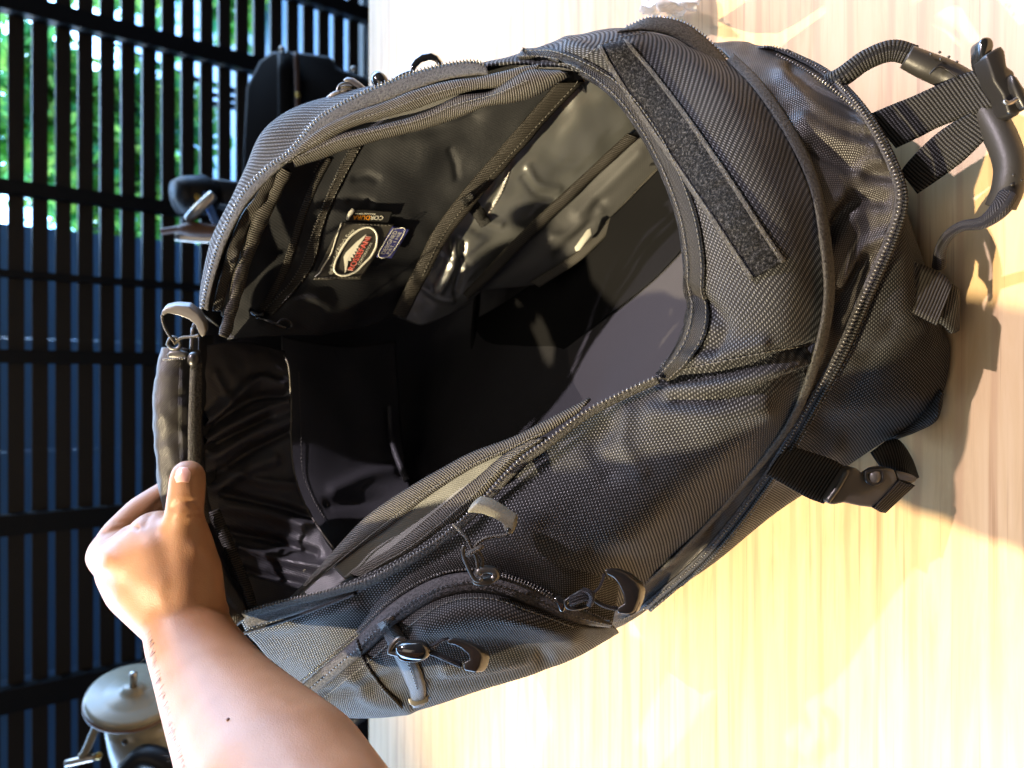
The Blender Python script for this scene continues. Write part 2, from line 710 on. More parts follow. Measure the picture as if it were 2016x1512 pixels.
def wood():
    N = NT('wood_laminate')
    o = N.obj()
    vec = N.mapping(o, (2.4, 25, 8))
    g1 = N.noise(vec, 1.6, 6, .62, 1.7)
    vec2 = N.mapping(o, (2.2, 150, 20))
    g2 = N.noise(vec2, 2.0, 3, .6)
    w = N.n('ShaderNodeTexWave', wave_type='BANDS', bands_direction='Y')
    N.link(N.mapping(o, (.55, 7, 1)), w.inputs['Vector'])
    w.inputs['Scale'].default_value = 1.9
    w.inputs['Distortion'].default_value = 7.0
    w.inputs['Detail'].default_value = 3
    w.inputs['Detail Scale'].default_value = .9
    base = N.ramp(g1, [(.30, (.47, .305, .145)), (.5, (.57, .385, .195)), (.70, (.62, .44, .24))])
    c = N.mix(N.math('MULTIPLY', N.ramp(w.outputs['Fac'], [(.0, (0, 0, 0)), (.82, (0, 0, 0)), (.97, (1, 1, 1))]), .45), base, (.42, .235, .115))
    pores = N.ramp(g2, [(.57, (0, 0, 0)), (.70, (1, 1, 1))])
    c = N.mix(N.math('MULTIPLY', pores, N.math('MULTIPLY', N.noise(o, 5, 2), .9)), c, (.24, .115, .05))
    N.color(c)
    N.set(Roughness=.42, Specular_IOR_Level=.35)
    N.bump(g2, .08, .0004)
    return N.m


M['wood'] = wood()
M['slat'] = plain('painted_slat', (.045, .035, .025), .55, grain=(30, .3), var=.6)
M['post'] = plain('dark_post', (.008, .009, .011), .6, grain=(30, .2))
M['floor'] = plain('dark_floor', (.03, .03, .034), .6, grain=(20, .2))
M['paving'] = plain('pale_paving', (.22, .42, .70), .6, grain=(4, .2), var=.7)
M['outer'] = plain('blue_panel', (.16, .34, .55), .5, grain=(10, .2), var=.5)
M['beige'] = plain('beige_enamel', (.22, .205, .155), .3, spec=.5, grain=(60, .08), var=.3)
M['rust'] = plain('worn_rim', (.10, .05, .03), .5, grain=(80, .2))
M['blackm'] = plain('black_enamel', (.006, .006, .007), .45, spec=.2, grain=(60, .05))
M['steel'] = plain('steel', (.45, .42, .38), .28, metal=.9, grain=(60, .1))
M['brass'] = plain('brass', (.5, .33, .08), .35, metal=.8, grain=(60, .1))
M['bluepaint'] = plain('blue_cable', (.05, .14, .4), .4, grain=(60, .1))


def leafmat():
    N = NT('leaf')
    o = N.obj()
    f = N.noise(o, 7, 2)
    c = N.ramp(f, [(.3, (.04, .26, .13)), (.5, (.16, .42, .08)), (.68, (.50, .68, .14))])
    tr = N.n('ShaderNodeBsdfTranslucent')
    N.link(c, tr.inputs[0])
    N.color(c)
    N.set(Roughness=.5)
    mx = N.n('ShaderNodeMixShader')
    mx.inputs[0].default_value = .85
    N.link(N.b.outputs[0], mx.inputs[1]); N.link(tr.outputs[0], mx.inputs[2])
    N.link(mx.outputs[0], N.out.inputs[0])
    return N.m


M['leaf'] = leafmat()


def skymat():
    N = NT('sky')
    o = N.obj()
    f = N.noise(o, .7, 4, .6)
    c = N.ramp(f, [(.38, (.16, .42, 1.0)), (.52, (.42, .68, 1.0)), (.66, (1, 1, 1))])
    e = N.n('ShaderNodeEmission')
    N.link(c, e.inputs[0]); e.inputs[1].default_value = 17.0
    N.link(e.outputs[0], N.out.inputs[0])
    return N.m


M['sky'] = skymat()


def film():
    N = NT('clear_film')
    o = N.obj()
    f = N.noise(o, 40, 4, .6, 1.0)
    N.color((.9, .88, .82))
    N.set(Roughness=.18, Specular_IOR_Level=.7)
    N.b.inputs['Alpha'].default_value = .38
    N.bump(f, .8, .006)
    return N.m


M['film'] = film()
#==BUILD==

# ------------------------------------------------------------------ setting
TABLE_Y = 1.025
tb = box('table', (-1.25, -.45, -.028), (1.25, TABLE_Y, 0.0), None, None, bev=.003)
tb.data.materials.append(M['wood'])
tag(tb, 'pale wood grain table top under the open black bag', 'table')
fl = box('floor', (-4, -2, -.80), (4, 2.7, -.75), M['floor'])
fl['kind'] = 'structure'

WY = 2.6                                       # slatted wall behind the table
PITCHZ = .0590
wall = empty('slatted_wall', (0, WY, -.75), 'dark slatted timber wall with daylight showing between its boards', 'wall')
V, F = box_data((0, 0, 0), (2.4, 0, 0), (0, .007, 0), (0, 0, .0205))
slat_me = mesh_from('slat', V, F, smooth=False)
slat_me.materials.append(M['slat'])
for k in range(26):
    o = bpy.data.objects.new('slat', slat_me)
    COL.objects.link(o)
    o.parent = wall
    zc = .5 - WY * .0326 + .0590 * (5 - k) + .030     # gaps sit half a pitch away
    o.location = (random.uniform(-.02, .02), random.uniform(-.004, .004), zc + .75 - 0.0295)
    o.rotation_euler = (random.uniform(-.05, .05), 0, random.uniform(-.002, .002))
for y0, wpx in ((-190, 34), (12, 36), (372, 26), (541, 13), (702, 26), (1031, 40), (1372, 46)):
    x = (756 - y0) / FPX * 2.14
    w = wpx / FPX * 2.14 / 2
    V, F = box_data((x, -.035, .55), (w, 0, 0), (0, .022, 0), (0, 0, .75))
    o = add_obj('post', mesh_from('post', V, F, smooth=False), M['post'], wall)

# outside the wall: a shaded blue cladding panel and sunlit greenery against the sky
pan = empty('blue_cladding', (-.9, 3.3, -.75), 'shaded blue cladding seen through the gaps in the lower part of the slatted wall', 'wall')
for k in range(9):
    x0 = -3.12 + k * .42
    V, F = box_data((x0 + .21 + .9 - .07, 0, 1.0), (.2095, 0, 0), (0, .01 - .003 * (k % 2), 0), (0, 0, 1.0))
    add_obj('panel', mesh_from('panel', V, F, smooth=False), M['outer'], pan)


def bush(loc, size, n, label, seed):
    r = np.random.default_rng(seed)
    root = empty('garden_bush', loc, label, 'bush', 'garden bushes behind the slatted wall')
    c = r.normal(size=(n, 3)) * np.array(size) * .5
    cl = r.normal(size=(14, 3)) * np.array(size) * .5
    c = cl[r.integers(0, 14, n)] + r.normal(size=(n, 3)) * .10
    V = []; F = []
    for i, p in enumerate(c):
        d = r.normal(size=3); d /= np.linalg.norm(d)
        e = np.cross(d, r.normal(size=3)); e /= np.linalg.norm(e)
        L = r.uniform(.035, .075); w = L * .38
        V += [p - d * L, p + e * w, p + d * L, p - e * w]
        F.append((4 * i, 4 * i + 1, 4 * i + 2, 4 * i + 3))
    V = np.array(V) + np.array([0, 0, size[2] * 1.1])
    fo = add_obj('foliage', mesh_from('foliage', V, F, smooth=False), M['leaf'], root)
    for q in range(3):
        a = r.normal(size=2) * .06
        tube('stem', [(a[0], a[1], 0), (a[0] * 2, a[1] * 2, size[2] * .6), (a[0] * 5, a[1] * 5, size[2] * 1.3)], [.02, .014, .006], M['post'], root, n=10, sides=6)
    return root


bush((1.55, 4.1, -.81), (.75, .45, .62), 4000, 'yellow green bush behind the wall, nearest the top edge of the photo', 3)
bush((.98, 4.3, -.81), (.7, .5, .6), 3800, 'green bush behind the slatted wall beside the blue cladding', 5)
bush((2.6, 4.6, -.81), (.8, .5, .55), 2600, 'pale green bush behind the far end of the slatted wall', 9)
gr = box('ground', (-6, 2.75, -.90), (8, 14, -.81), M['paving'])
gr['kind'] = 'structure'
sk_rows = []
for a in np.linspace(-1.25, 1.25, 9):
    sk_rows.append([('w', 9 * math.sin(a), 9 * math.cos(a), z) for z in (-3, 0, 3, 6)])
sk = patch('sky', sk_rows, 33, 13, M['sky'], None, thick=0)
sk['kind'] = 'structure'

# ---- beige sewing machine (lower left of the photo), lying along X
sm = empty('sewing_machine', tuple(P(250, 1440, 1.06)), 'beige enamelled sewing machine head with a large hand wheel', 'sewing machine')
sm_inv = -np.array(sm.location)


def rel(o, root):
    o.parent = root
    o.data.transform(Matrix.Translation(-Vector(root.location)))
    return o


def lathe(name, c, ax, prof, mat, sides=40):
    """rings (radius, along-axis) swept about axis ax through c"""
    ax = np.array(ax, float); ax /= np.linalg.norm(ax)
    e = np.cross(ax, (0, 0.3, 1)); e /= np.linalg.norm(e)
    f = np.cross(ax, e)
    th = np.linspace(0, 2 * math.pi, sides, endpoint=False)
    V = []
    for r_, h_ in prof:
        V += [np.array(c) + ax * h_ + r_ * (math.cos(q) * e + math.sin(q) * f) for q in th]
    F = []
    for i in range(len(prof) - 1):
        for j in range(sides):
            k = (j + 1) % sides
            F.append((i * sides + j, i * sides + k, (i + 1) * sides + k, (i + 1) * sides + j))
    F.append(tuple(range(sides))[::-1]); F.append(tuple((len(prof) - 1) * sides + j for j in range(sides)))
    return add_obj(name, mesh_from(name, V, F), mat)


wc = P(262, 1368, 1.05)
wax = np.array([.93, -.36, .05])
wh = lathe('hand_wheel', wc, wax, [(.030, -.012), (.058, -.010), (.0615, -.004), (.0615, .002), (.057, .006), (.040, .004), (.036, .007), (.020, .008), (.014, .012), (.012, .016)], M['beige'])
rel(wh, sm)
o = lathe('wheel_rim', wc, wax, [(.0595, -.010), (.0632, -.008), (.0632, -.005), (.0595, -.003)], M['rust']); rel(o, sm)
o = lathe('wheel_spindle', wc, wax, [(.005, .012), (.005, .038), (.0035, .040)], M['steel']); rel(o, sm)
prof = [(.050, -.012), (.054, -.03), (.052, -.06), (.046, -.10), (.040, -.14), (.043, -.19), (.05, -.30)]
b0 = P(285, 1385, 1.07)
o = lathe('machine_arm', b0, (.97, -.12, .10), prof, M['beige']); rel(o, sm)
o = tube('thread_lever', [P(205, 1395, 1.02), P(192, 1425, 1.02), P(168, 1480, 1.02), P(160, 1490, 1.02)], .0055, M['beige'], n=14); rel(o, sm)
o = tube('tension_post', [P(130, 1503, 1.02), P(168, 1494, 1.02), P(188, 1490, 1.02)], .005, M['steel'], n=8); rel(o, sm)
for q in ((246, 1461), (286, 1471)):
    Vs, Fs = sphere_data(P(*q, 1.005), .004, sub=2)
    o = add_obj('screw', mesh_from('screw', Vs, Fs), M['post']); rel(o, sm)
o = tube('motor_belt_guard', [P(250, 1520, 1.0), P(285, 1490, 1.0), P(330, 1505, 1.0), P(350, 1540, 1.0)], .016, M['blackm'], n=16); rel(o, sm)
Vs, Fs = sphere_data(P(194, 1488, 1.02), .005, sub=2)
o = add_obj('thread_guide', mesh_from('thread_guide', Vs, Fs), M['brass']); rel(o, sm)

# ---- black sewing machine at the upper left, beyond the table edge
bk = empty('black_machine', tuple(P(610, 230, 1.75)), 'tall black machine housing with a bright polished rod beyond the table edge', 'machine')
hull = [(482, 170, 1.7), (508, 118, 1.7), (535, 98, 1.7), (590, 100, 1.7), (650, 108, 1.7), (662, 130, 1.7), (690, 140, 1.7), (722, 150, 1.7), (760, 210, 1.7), (760, 420, 1.7), (470, 420, 1.7)]
o = prism('housing', hull, .25, M['blackm'], bev=.01); rel(o, bk)
o = tube('polished_rod', [P(583, 104, 1.68), P(585, 150, 1.68), P(587, 230, 1.68), P(588, 300, 1.68)], .0065, M['rust'], n=12); rel(o, bk)
o = tube('front_plate', [P(560, 104, 1.69), P(561, 230, 1.69), P(562, 300, 1.69)], .016, M['blackm'], n=8, flat=.4); rel(o, bk)
o = lathe('lens_cap', P(587, 188, 1.665), -DV, [(.006, 0), (.006, .006), (.004, .008)], M['brass'], 16); rel(o, bk)
for q in ((556, 98), (697, 138)):
    o = lathe('bolt', P(*q, 1.68), -DV, [(.007, 0), (.007, .006), (.004, .008)], M['steel'], 12); rel(o, bk)

wm = empty('winding_machine', tuple(P(410, 420, 1.35)), 'small black winding machine with a steel crank arm and blue cable', 'machine')
o = lathe('drum', P(385, 385, 1.35), (.25, .15, -.9), [(.0, -.04), (.030, -.035), (.036, -.02), (.036, .02), (.030, .03)], M['blackm'], 24); rel(o, wm)
o = prism('motor_housing', [(395, 357, 1.36), (415, 349, 1.36), (480, 357, 1.36), (500, 400, 1.36), (480, 410, 1.36), (420, 402, 1.36), (395, 390, 1.36)], .08, M['blackm'], bev=.006); rel(o, wm)
o = tube('spring', [P(372, 365, 1.32), P(384, 385, 1.32), P(398, 398, 1.32)], .007, M['brass'], n=12); rel(o, wm)
o = tube('crank_arm', [P(372, 432, 1.31), P(390, 412, 1.3), P(421, 383, 1.3)], .0095, M['steel'], n=12); rel(o, wm)
o = tube('crank_bar', [P(318, 456, 1.31), P(350, 452, 1.31), P(378, 452, 1.31), P(440, 455, 1.33), P(480, 456, 1.35)], [.006, .007, .014, .010, .010], M['rust'], n=24); rel(o, wm)
o = tube('cable', [P(388, 362, 1.33), P(402, 385, 1.33), P(415, 415, 1.33), P(428, 445, 1.33)], .007, M['bluepaint'], n=16); rel(o, wm)
o = tube('base_plate', [P(345, 466, 1.34), P(400, 470, 1.34), P(460, 468, 1.34)], .008, M['steel'], n=10, flat=.4); rel(o, wm)

# lumber beyond the table, bottom of the photo
tk = empty('tool_rack', tuple(P(690, 1440, 1.5)), 'dim grey clutter of rods beyond the table edge under the arm', 'tool rack')
for q in (((640, 1420), (700, 1470)), ((660, 1400), (690, 1500)), ((620, 1450), (715, 1410)), ((690, 1390), (705, 1512))):
    o = tube('rod', [P(*q[0], 1.5), P((q[0][0] + q[1][0]) / 2, (q[0][1] + q[1][1]) / 2 + 4, 1.5), P(*q[1], 1.5)], .008, M['steel'], n=6); rel(o, tk)
box_o = prism('backboard', [(560, 1400, 1.6), (740, 1400, 1.6), (740, 1560, 1.6), (560, 1560, 1.6)], .02, M['blackm']); rel(box_o, tk)

# crumpled clear plastic sleeve on the table, top edge of the photo
pl_rows = []
for i, px in enumerate((1262, 1290, 1318, 1345, 1372)):
    pl_rows.append([(px, yy + (i - 2) * 2, T0(px, zz)) for yy, zz in ((34 - abs(i - 1.5) * 9, .004), (18 - abs(i - 1.5) * 5, .030), (0, .042), (-22, .020), (-50, .004))])
pf = patch('plastic_sleeve', pl_rows, 40, 40, M['film'], None, thick=.0004, nz=((.010, 55, 1), (.004, 140, 5)))
tag(pf, 'crumpled clear plastic sleeve lying on the wood table above the bag', 'plastic bag')


# ------------------------------------------------------------------ the bag
BAG = empty('travel_bag', (0, .45, 0), 'large open black nylon travel bag with zips, straps and pockets on the wood table', 'bag')
_BL = Vector((0, .45, 0))


def own(o, parent=BAG):
    """hand a part built in place to its parent"""
    return o


# every part of the bag is built in world space: give the root an identity-safe parent inverse
def finish(root):
    for o in root.children_recursive:
        if o.parent is root:
            o.matrix_parent_inverse = Matrix.Translation(-root.location)


# ---- outer shell: side, near end and far side in one sheet of ballistic nylon
shell_ctrl = [
    [(470, 1222, .540), (500, 1262, .552), (540, 1312, .575), (590, 1372, .605)],
    [(560, 1190, .527), (600, 1245, .536), (630, 1320, .560), (680, 1385, .605)],
    [(640, 1165, .512), (690, 1230, .520), (730, 1310, .545), (770, 1388, .605)],
    [(800, 1092, .488), (850, 1180, .493), (890, 1270, .522), (930, 1340, .590)],
    [(960, 968, .474), (1020, 1060, .468), (1080, 1160, .488), (1140, 1250, .560)],
    [(1085, 866, .466), (1160, 960, .450), (1220, 1070, .460), (1262, 1160, .530)],
    [(1190, 790, .460), (1280, 870, .438), (1370, 940, .440), (1432, 985, .488)],
    [(1292, 738, .453), (1392, 772, .426), (1490, 810, .421), (1548, 838, .448)],
    [(1350, 640, .447), (1432, 660, .421), (1530, 676, .412), (1600, 705, .424)],
    [(1352, 570, .446), (1440, 560, .420), (1540, 560, .410), (1624, 575, .419)],
    [(1335, 450, .447), (1412, 432, .422), (1510, 412, .411), (1610, 430, .419)],
    [(1280, 290, .455), (1372, 270, .431), (1460, 242, .424), (1556, 285, .433)],
    [(1200, 185, .467), (1280, 158, .451), (1380, 128, .445), (1478, 168, .455)],
    [(1110, 128, .480), (1170, 92, .471), (1262, 60, .476), (1392, 92, .500)],
    [(1020, 120, .495), (1080, 86, .502), (1160, 66, .532), (1270, 70, .580)],
    [(940, 128, .508), (985, 116, .525), (1040, 120, .580), (1120, 150, .660)],
    [(800, 158, .529), (825, 150, .55), (870, 175, .62), (930, 230, .72)],
    [(655, 228, .545), (640, 192, .575), (690, 250, .66), (760, 320, .77)],
    [(560, 310, .552), (528, 250, .578), (580, 330, .68), (650, 420, .80)],
    [(480, 402, .557), (468, 372, .580), (520, 440, .68), (590, 520, .80)],
    [(425, 490, .558), (420, 470, .580), (480, 540, .67), (560, 620, .79)],
    [(404, 575, .556), (398, 570, .575), (460, 620, .66), (540, 680, .78)],
    [(396, 612, .553), (400, 620, .565), (450, 660, .65), (540, 720, .77)],
]
shell_strokes = [
    ([(1305, 748), (1400, 735), (1500, 712), (1600, 690)], 11, -.0075),
    ([(1310, 722), (1400, 705), (1500, 680)], 16, .004),
    ([(1330, 790), (1420, 785), (1500, 765), (1590, 725)], 9, -.0045),
    ([(1320, 772), (1410, 760), (1500, 740), (1600, 708)], 13, .0045),
    ([(1290, 815), (1400, 820), (1500, 805)], 20, .0045),
    ([(1200, 845), (1170, 880), (1200, 930)], 18, -.004),
    ([(1235, 815), (1225, 870), (1260, 930)], 16, .003),
    ([(1345, 570), (1385, 600), (1420, 640), (1400, 690)], 16, -.006),
    ([(1340, 600), (1365, 640), (1350, 700)], 14, .003),
    ([(1080, 1045), (1150, 1085), (1240, 1105)], 26, -.003),
    ([(500, 1240), (600, 1220), (700, 1190)], 16, .003),
    ([(1120, 90), (1180, 108), (1250, 95)], 16, .0035),
    ([(1060, 110), (1130, 118), (1190, 150)], 12, -.003),
]
patch('outer_shell', shell_ctrl, 330, 60, M['ballistic'], BAG, strokes=shell_strokes, thick=.0022, nz=((.0022, 14, 2), (.0008, 45, 6)), key='shell')

# ---- thin expansion gusset between piping and second zip
gus = [
    [(1150, 1215, .565), (1165, 1228, .572), (1185, 1238, .580)],
    [(1236, 1172, .538), (1252, 1188, .552), (1268, 1200, .556)],
    [(1330, 1092, .512), (1360, 1092, .517), (1388, 1092, .514)],
    [(1440, 975, .486), (1474, 962, .486), (1502, 950, .483)],
    [(1545, 836, .451), (1572, 816, .453), (1592, 800, .450)],
    [(1596, 706, .428), (1625, 700, .433), (1652, 690, .434)],
    [(1620, 600, .424), (1662, 590, .430), (1700, 580, .429)],
    [(1612, 480, .423), (1690, 470, .429), (1750, 468, .425)],
    [(1585, 360, .430), (1690, 345, .429), (1770, 382, .421)],
    [(1540, 262, .440), (1650, 232, .435), (1742, 296, .424)],
    [(1478, 165, .458), (1580, 150, .450), (1690, 208, .433)],
    [(1420, 100, .494), (1520, 104, .482), (1620, 140, .462)],
    [(1370, 88, .520), (1450, 84, .512), (1535, 98, .482)],
    [(1320, 110, .580), (1390, 110, .570), (1470, 110, .545)],
]
gst = [
    ([(1540, 150), (1600, 210), (1650, 240), (1700, 250)], 16, .004),
    ([(1560, 130), (1610, 170), (1680, 205)], 12, -.003),
    ([(1580, 240), (1640, 275), (1720, 295)], 18, .0045),
    ([(1600, 290), (1680, 330), (1760, 345)], 14, -.004),
    ([(1660, 390), (1700, 330), (1735, 320)], 13, .004),
    ([(1640, 470), (1680, 400), (1740, 395)], 14, -.0045),
    ([(1650, 560), (1690, 495), (1740, 470)], 14, .0045),
    ([(1625, 500), (1650, 440), (1680, 360)], 14, -.004),
    ([(1640, 640), (1660, 580), (1700, 520)], 12, -.003),
    ([(1400, 1040), (1490, 920), (1580, 790)], 10, -.002),
]
patch('gusset', gus, 190, 44, M['gusset'], BAG, strokes=gst, thick=.0012, nz=((.0013, 30, 3), (.0008, 75, 8), (.0004, 170, 1)), key='gusset')

# ---- lower body panel, down to the table
low = [
    [(1180, 1236, .582), (1190, 1242, .60), (1200, 1240, .63), (1230, 1210, .68)],
    [(1262, 1202, .556), (1256, 1212, .575), (1246, 1218, .600), (1280, 1190, .66)],
    [(1388, 1094, .514), (1412, 1100, .535), (1420, 1092, .570), (1430, 1060, .60)],
    [(1503, 950, .483), (1540, 962, .503), (1588, 970, .530), (1580, 940, .55)],
    [(1592, 801, .450), (1652, 832, .465), (1716, 882, .490), (1700, 850, .515)],
    [(1655, 690, .434), (1740, 732, .436), (1836, 802, .464), (1810, 770, .484)],
    [(1702, 582, .429), (1782, 630, .428), (1868, 700, .456), (1840, 690, .476)],
    [(1752, 470, .425), (1798, 535, .432), (1846, 600, .458), (1826, 590, .478)],
    [(1771, 385, .422), (1782, 420, .440), (1798, 462, .468), (1780, 460, .49)],
    [(1744, 298, .425), (1748, 312, .450), (1752, 335, .480), (1730, 340, .505)],
    [(1690, 208, .434), (1684, 217, .463), (1680, 240, .495), (1660, 250, .52)],
    [(1620, 140, .463), (1606, 152, .505), (1600, 172, .535), (1580, 190, .55)],
    [(1536, 98, .484), (1506, 116, .545), (1490, 140, .58), (1470, 160, .6)],
]
low_st = [
    ([(1500, 930), (1560, 925), (1640, 880)], 22, .004),
    ([(1650, 800), (1720, 790), (1800, 770)], 24, .003),
    ([(1700, 700), (1760, 690), (1850, 650)], 20, -.003),
    ([(1620, 830), (1700, 740), (1760, 640)], 22, -.003),
]
patch('lower_panel', low, 170, 44, M['ballistic_fine'], BAG, strokes=low_st, thick=.002, nz=((.0018, 16, 12),), key='low')
base_pts = [(-.13, .60), (-.155, .50), (-.14, .42), (-.11, .34), (-.06, .26), (.0, .215), (.06, .205), (.12, .225), (.17, .29), (.20, .38), (.21, .5), (.2, .64), (.12, .70), (0, .71), (-.1, .67)]
rows = []
for s, z in ((.86, .045), (.9, .02), (.88, .004), (.5, .003), (.02, .003)):
    cx, cy = .02, .46
    rows.append([('w', cx + (x - cx) * s, cy + (y - cy) * s, z) for x, y in base_pts + base_pts[:1]])
patch('base_panel', rows, 30, 90, M['ballistic_fine'], BAG, thick=.002)

# ---- side pocket
pk = [
    [(588, 1372, .537), (598, 1386, .546), (604, 1402, .566), (620, 1398, .60)],
    [(700, 1288, .510), (722, 1340, .512), (735, 1410, .548), (745, 1396, .60)],
    [(782, 1214, .494), (802, 1292, .488), (826, 1392, .536), (826, 1380, .60)],
    [(870, 1168, .482), (892, 1252, .473), (920, 1362, .528), (915, 1350, .59)],
    [(960, 1163, .477), (988, 1232, .467), (1022, 1332, .522), (1015, 1322, .58)],
    [(1050, 1192, .478), (1080, 1232, .474), (1120, 1298, .520), (1110, 1285, .57)],
    [(1130, 1222, .485), (1160, 1240, .489), (1190, 1264, .522), (1180, 1255, .56)],
    [(1202, 1230, .500), (1212, 1240, .508), (1220, 1248, .530), (1210, 1240, .56)],
]
pk_st = [
    ([(840, 1230), (930, 1195), (1030, 1215), (1120, 1250)], 22, .0045),
    ([(860, 1275), (960, 1270), (1060, 1290)], 20, -.004),
    ([(690, 1330), (730, 1375), (800, 1390)], 14, .003),
    ([(880, 1320), (960, 1310), (1050, 1300)], 14, .0035),
    ([(650, 1370), (720, 1350), (780, 1330)], 12, -.003),
    ([(850, 1345), (950, 1335), (1080, 1300)], 9, -.002),
]
patch('side_pocket', pk, 130, 40, M['ballistic_fine'], BAG, strokes=pk_st, thick=.002, nz=((.002, 22, 3),), key='pocket')
pt_ctrl = [
    [(690, 1232, .528), (700, 1244, .524), (712, 1252, .518)],
    [(765, 1165, .497), (768, 1175, .496), (772, 1186, .496)],
    [(860, 1088, .484), (862, 1112, .483), (862, 1136, .484)],
    [(958, 1050, .474), (955, 1090, .472), (952, 1126, .478)],
    [(1070, 1068, .470), (1060, 1110, .470), (1044, 1152, .479)],
    [(1170, 1098, .478), (1155, 1145, .478), (1132, 1196, .486)],
    [(1218, 1130, .500), (1216, 1175, .502), (1206, 1226, .503)],
]
patch('pocket_top', pt_ctrl, 90, 20, M['ballistic_fine'], BAG, thick=.002, nz=((.0012, 22, 8),), key='ptop')
zb_u = [(575, 1364, .536), (692, 1264, .511), (772, 1187, .494), (862, 1137, .482), (952, 1127, .476), (1044, 1153, .477), (1132, 1197, .484), (1206, 1227, .501)]
zb_l = [(600, 1384, .536), (714, 1290, .508), (792, 1222, .492), (876, 1175, .480), (962, 1168, .475), (1046, 1196, .476), (1126, 1226, .483), (1202, 1236, .500)]
band('pocket_flap', zb_u, zb_l, M['tapezip_dark'], BAG, n=110, m=9, off=.002, thick=.002, crown=.003, regkey='pflap')
teeth('pocket_zip_teeth', line_on(None, [(q[0] - 3, q[1] - 5, q[2] - .001) for q in zb_u], .001, 160), M['teeth'], BAG, step=.0022, r=.0008)
stitches('pocket_flap_stitching', 'pflap', [(q[0] * .5 + w[0] * .5, q[1] * .5 + w[1] * .5) for q, w in zip(zb_u, zb_l)], M['plastic'], BAG, off=.001)
# black strip standing in for the shade inside the gaping pocket zip
band('pocket_gap_shade', [(948, 1128, .474), (1000, 1140, .474), (1060, 1165, .476), (1105, 1195, .480)], [(950, 1154, .473), (1000, 1176, .473), (1050, 1204, .475), (1098, 1214, .480)], M['plastic'], BAG, n=40, off=.002, thick=.001)
teeth('pocket_mouth_teeth', line_on(None, [(945, 1124, .472), (1000, 1137, .472), (1060, 1162, .474), (1105, 1193, .478)], .0025, 80), M['teeth'], BAG, step=.0021, r=.0009)
# strap of zip tape running down the pocket
fl1 = [(742, 1228), (762, 1262), (786, 1310), (806, 1360), (812, 1392)]
fl2 = [(772, 1210), (800, 1255), (822, 1300), (838, 1350), (836, 1384)]
band('pocket_placket', fl1, fl2, M['gusset'], BAG, key='pocket', n=50, m=7, off=.0015, thick=.0015, crown=.0015, regkey='plk')
stitches('placket_stitching', 'plk', [(757, 1222), (781, 1260), (804, 1306), (822, 1356)], M['plastic'], BAG, off=.001)
prism('placket_end', [(801, 1375), (836, 1352), (842, 1362), (843, 1384), (815, 1393), (806, 1388)], .004, M['plastic_tan'], BAG, key='pocket', off=.003)
tube('pocket_piping', [on('pocket', *q, .001) for q in cr(np.array([(702, 1258), (718, 1300), (748, 1345), (790, 1392)], float), 30)], .0012, M['webbing_dark'], BAG)

# ---- piping and zip along the seam of the near panel
pip = [(1236, 1174, .536), (1330, 1093, .509), (1438, 978, .484), (1547, 837, .446), (1600, 706, .421), (1624, 590, .416), (1617, 480, .416), (1592, 362, .425), (1548, 266, .434), (1488, 178, .451), (1432, 118, .474)]
pip_o = [(1240, 1180, .540), (1336, 1098, .513), (1447, 982, .489), (1560, 842, .450), (1618, 708, .425), (1643, 590, .420), (1637, 476, .420), (1611, 350, .428), (1566, 254, .438), (1504, 164, .455), (1444, 104, .478)]
band('seam_tape', pip, pip_o, M['tapezip'], BAG, n=160, m=7, off=.0015, thick=.002, crown=.001, regkey='seam')
zt_i = [(1215, 62, .474), (1270, 58, .472), (1330, 72, .473), (1385, 108, .472), (1424, 140, .472)]
zt_o = [(1235, 52, .478), (1285, 34, .479), (1350, 46, .480), (1405, 88, .480), (1436, 125, .478)]
band('seam_zip_tape', zt_i, zt_o, M['tapezip'], BAG, n=70, m=7, off=.003, thick=.0015, crown=.0012)
teeth('seam_zip_teeth', line_on(None, zt_o + [(1436, 137, .473)], .003, 120), M['teeth'], BAG, step=.0023, r=.0010)
prism('zip_stop', [(1414, 128), (1428, 122), (1436, 134), (1430, 148), (1420, 146)], .003, M['plastic'], BAG, t=.466)

# ---- second zip, between gusset and lower panel
z2 = [(1268, 1198, .553), (1388, 1091, .510), (1502, 948, .479), (1592, 799, .446), (1653, 689, .430), (1701, 580, .425), (1751, 468, .421), (1771, 384, .417), (1743, 297, .420), (1690, 208, .429), (1620, 139, .458), (1536, 96, .479), (1500, 92, .488)]
z2a = [(q[0] - 7, q[1] - 2, q[2] + .001) for q in z2]
z2b = [(q[0] + 9, q[1] + 3, q[2] + .001) for q in z2]
band('second_zip_tape', z2a, z2b, M['tapezip_dark'], BAG, n=170, m=5, off=.0015, thick=.0015)
teeth('second_zip_teeth', line_on(None, z2, .003, 260), M['teeth'], BAG, step=.0023, r=.0008, elong=1.6)
teeth('open_zip_teeth', line_on(None, [(1530, 108, .470), (1570, 128, .459), (1620, 160, .445), (1670, 200, .434), (1705, 232, .428)], .003, 80), M['teeth'], BAG, step=.0023, r=.0010)
tube('panel_piping', np.array([P(q[0] + 12, q[1] + 4, q[2] - .001) for q in cr(np.array(z2[:-1], float), 120)]), .0013, M['webbing_dark'], BAG)
stitches('panel_stitching', ['low', 'gusset'], [(1590, 815), (1640, 720), (1662, 690)], M['thread_light'], BAG, off=.002, step=.003)

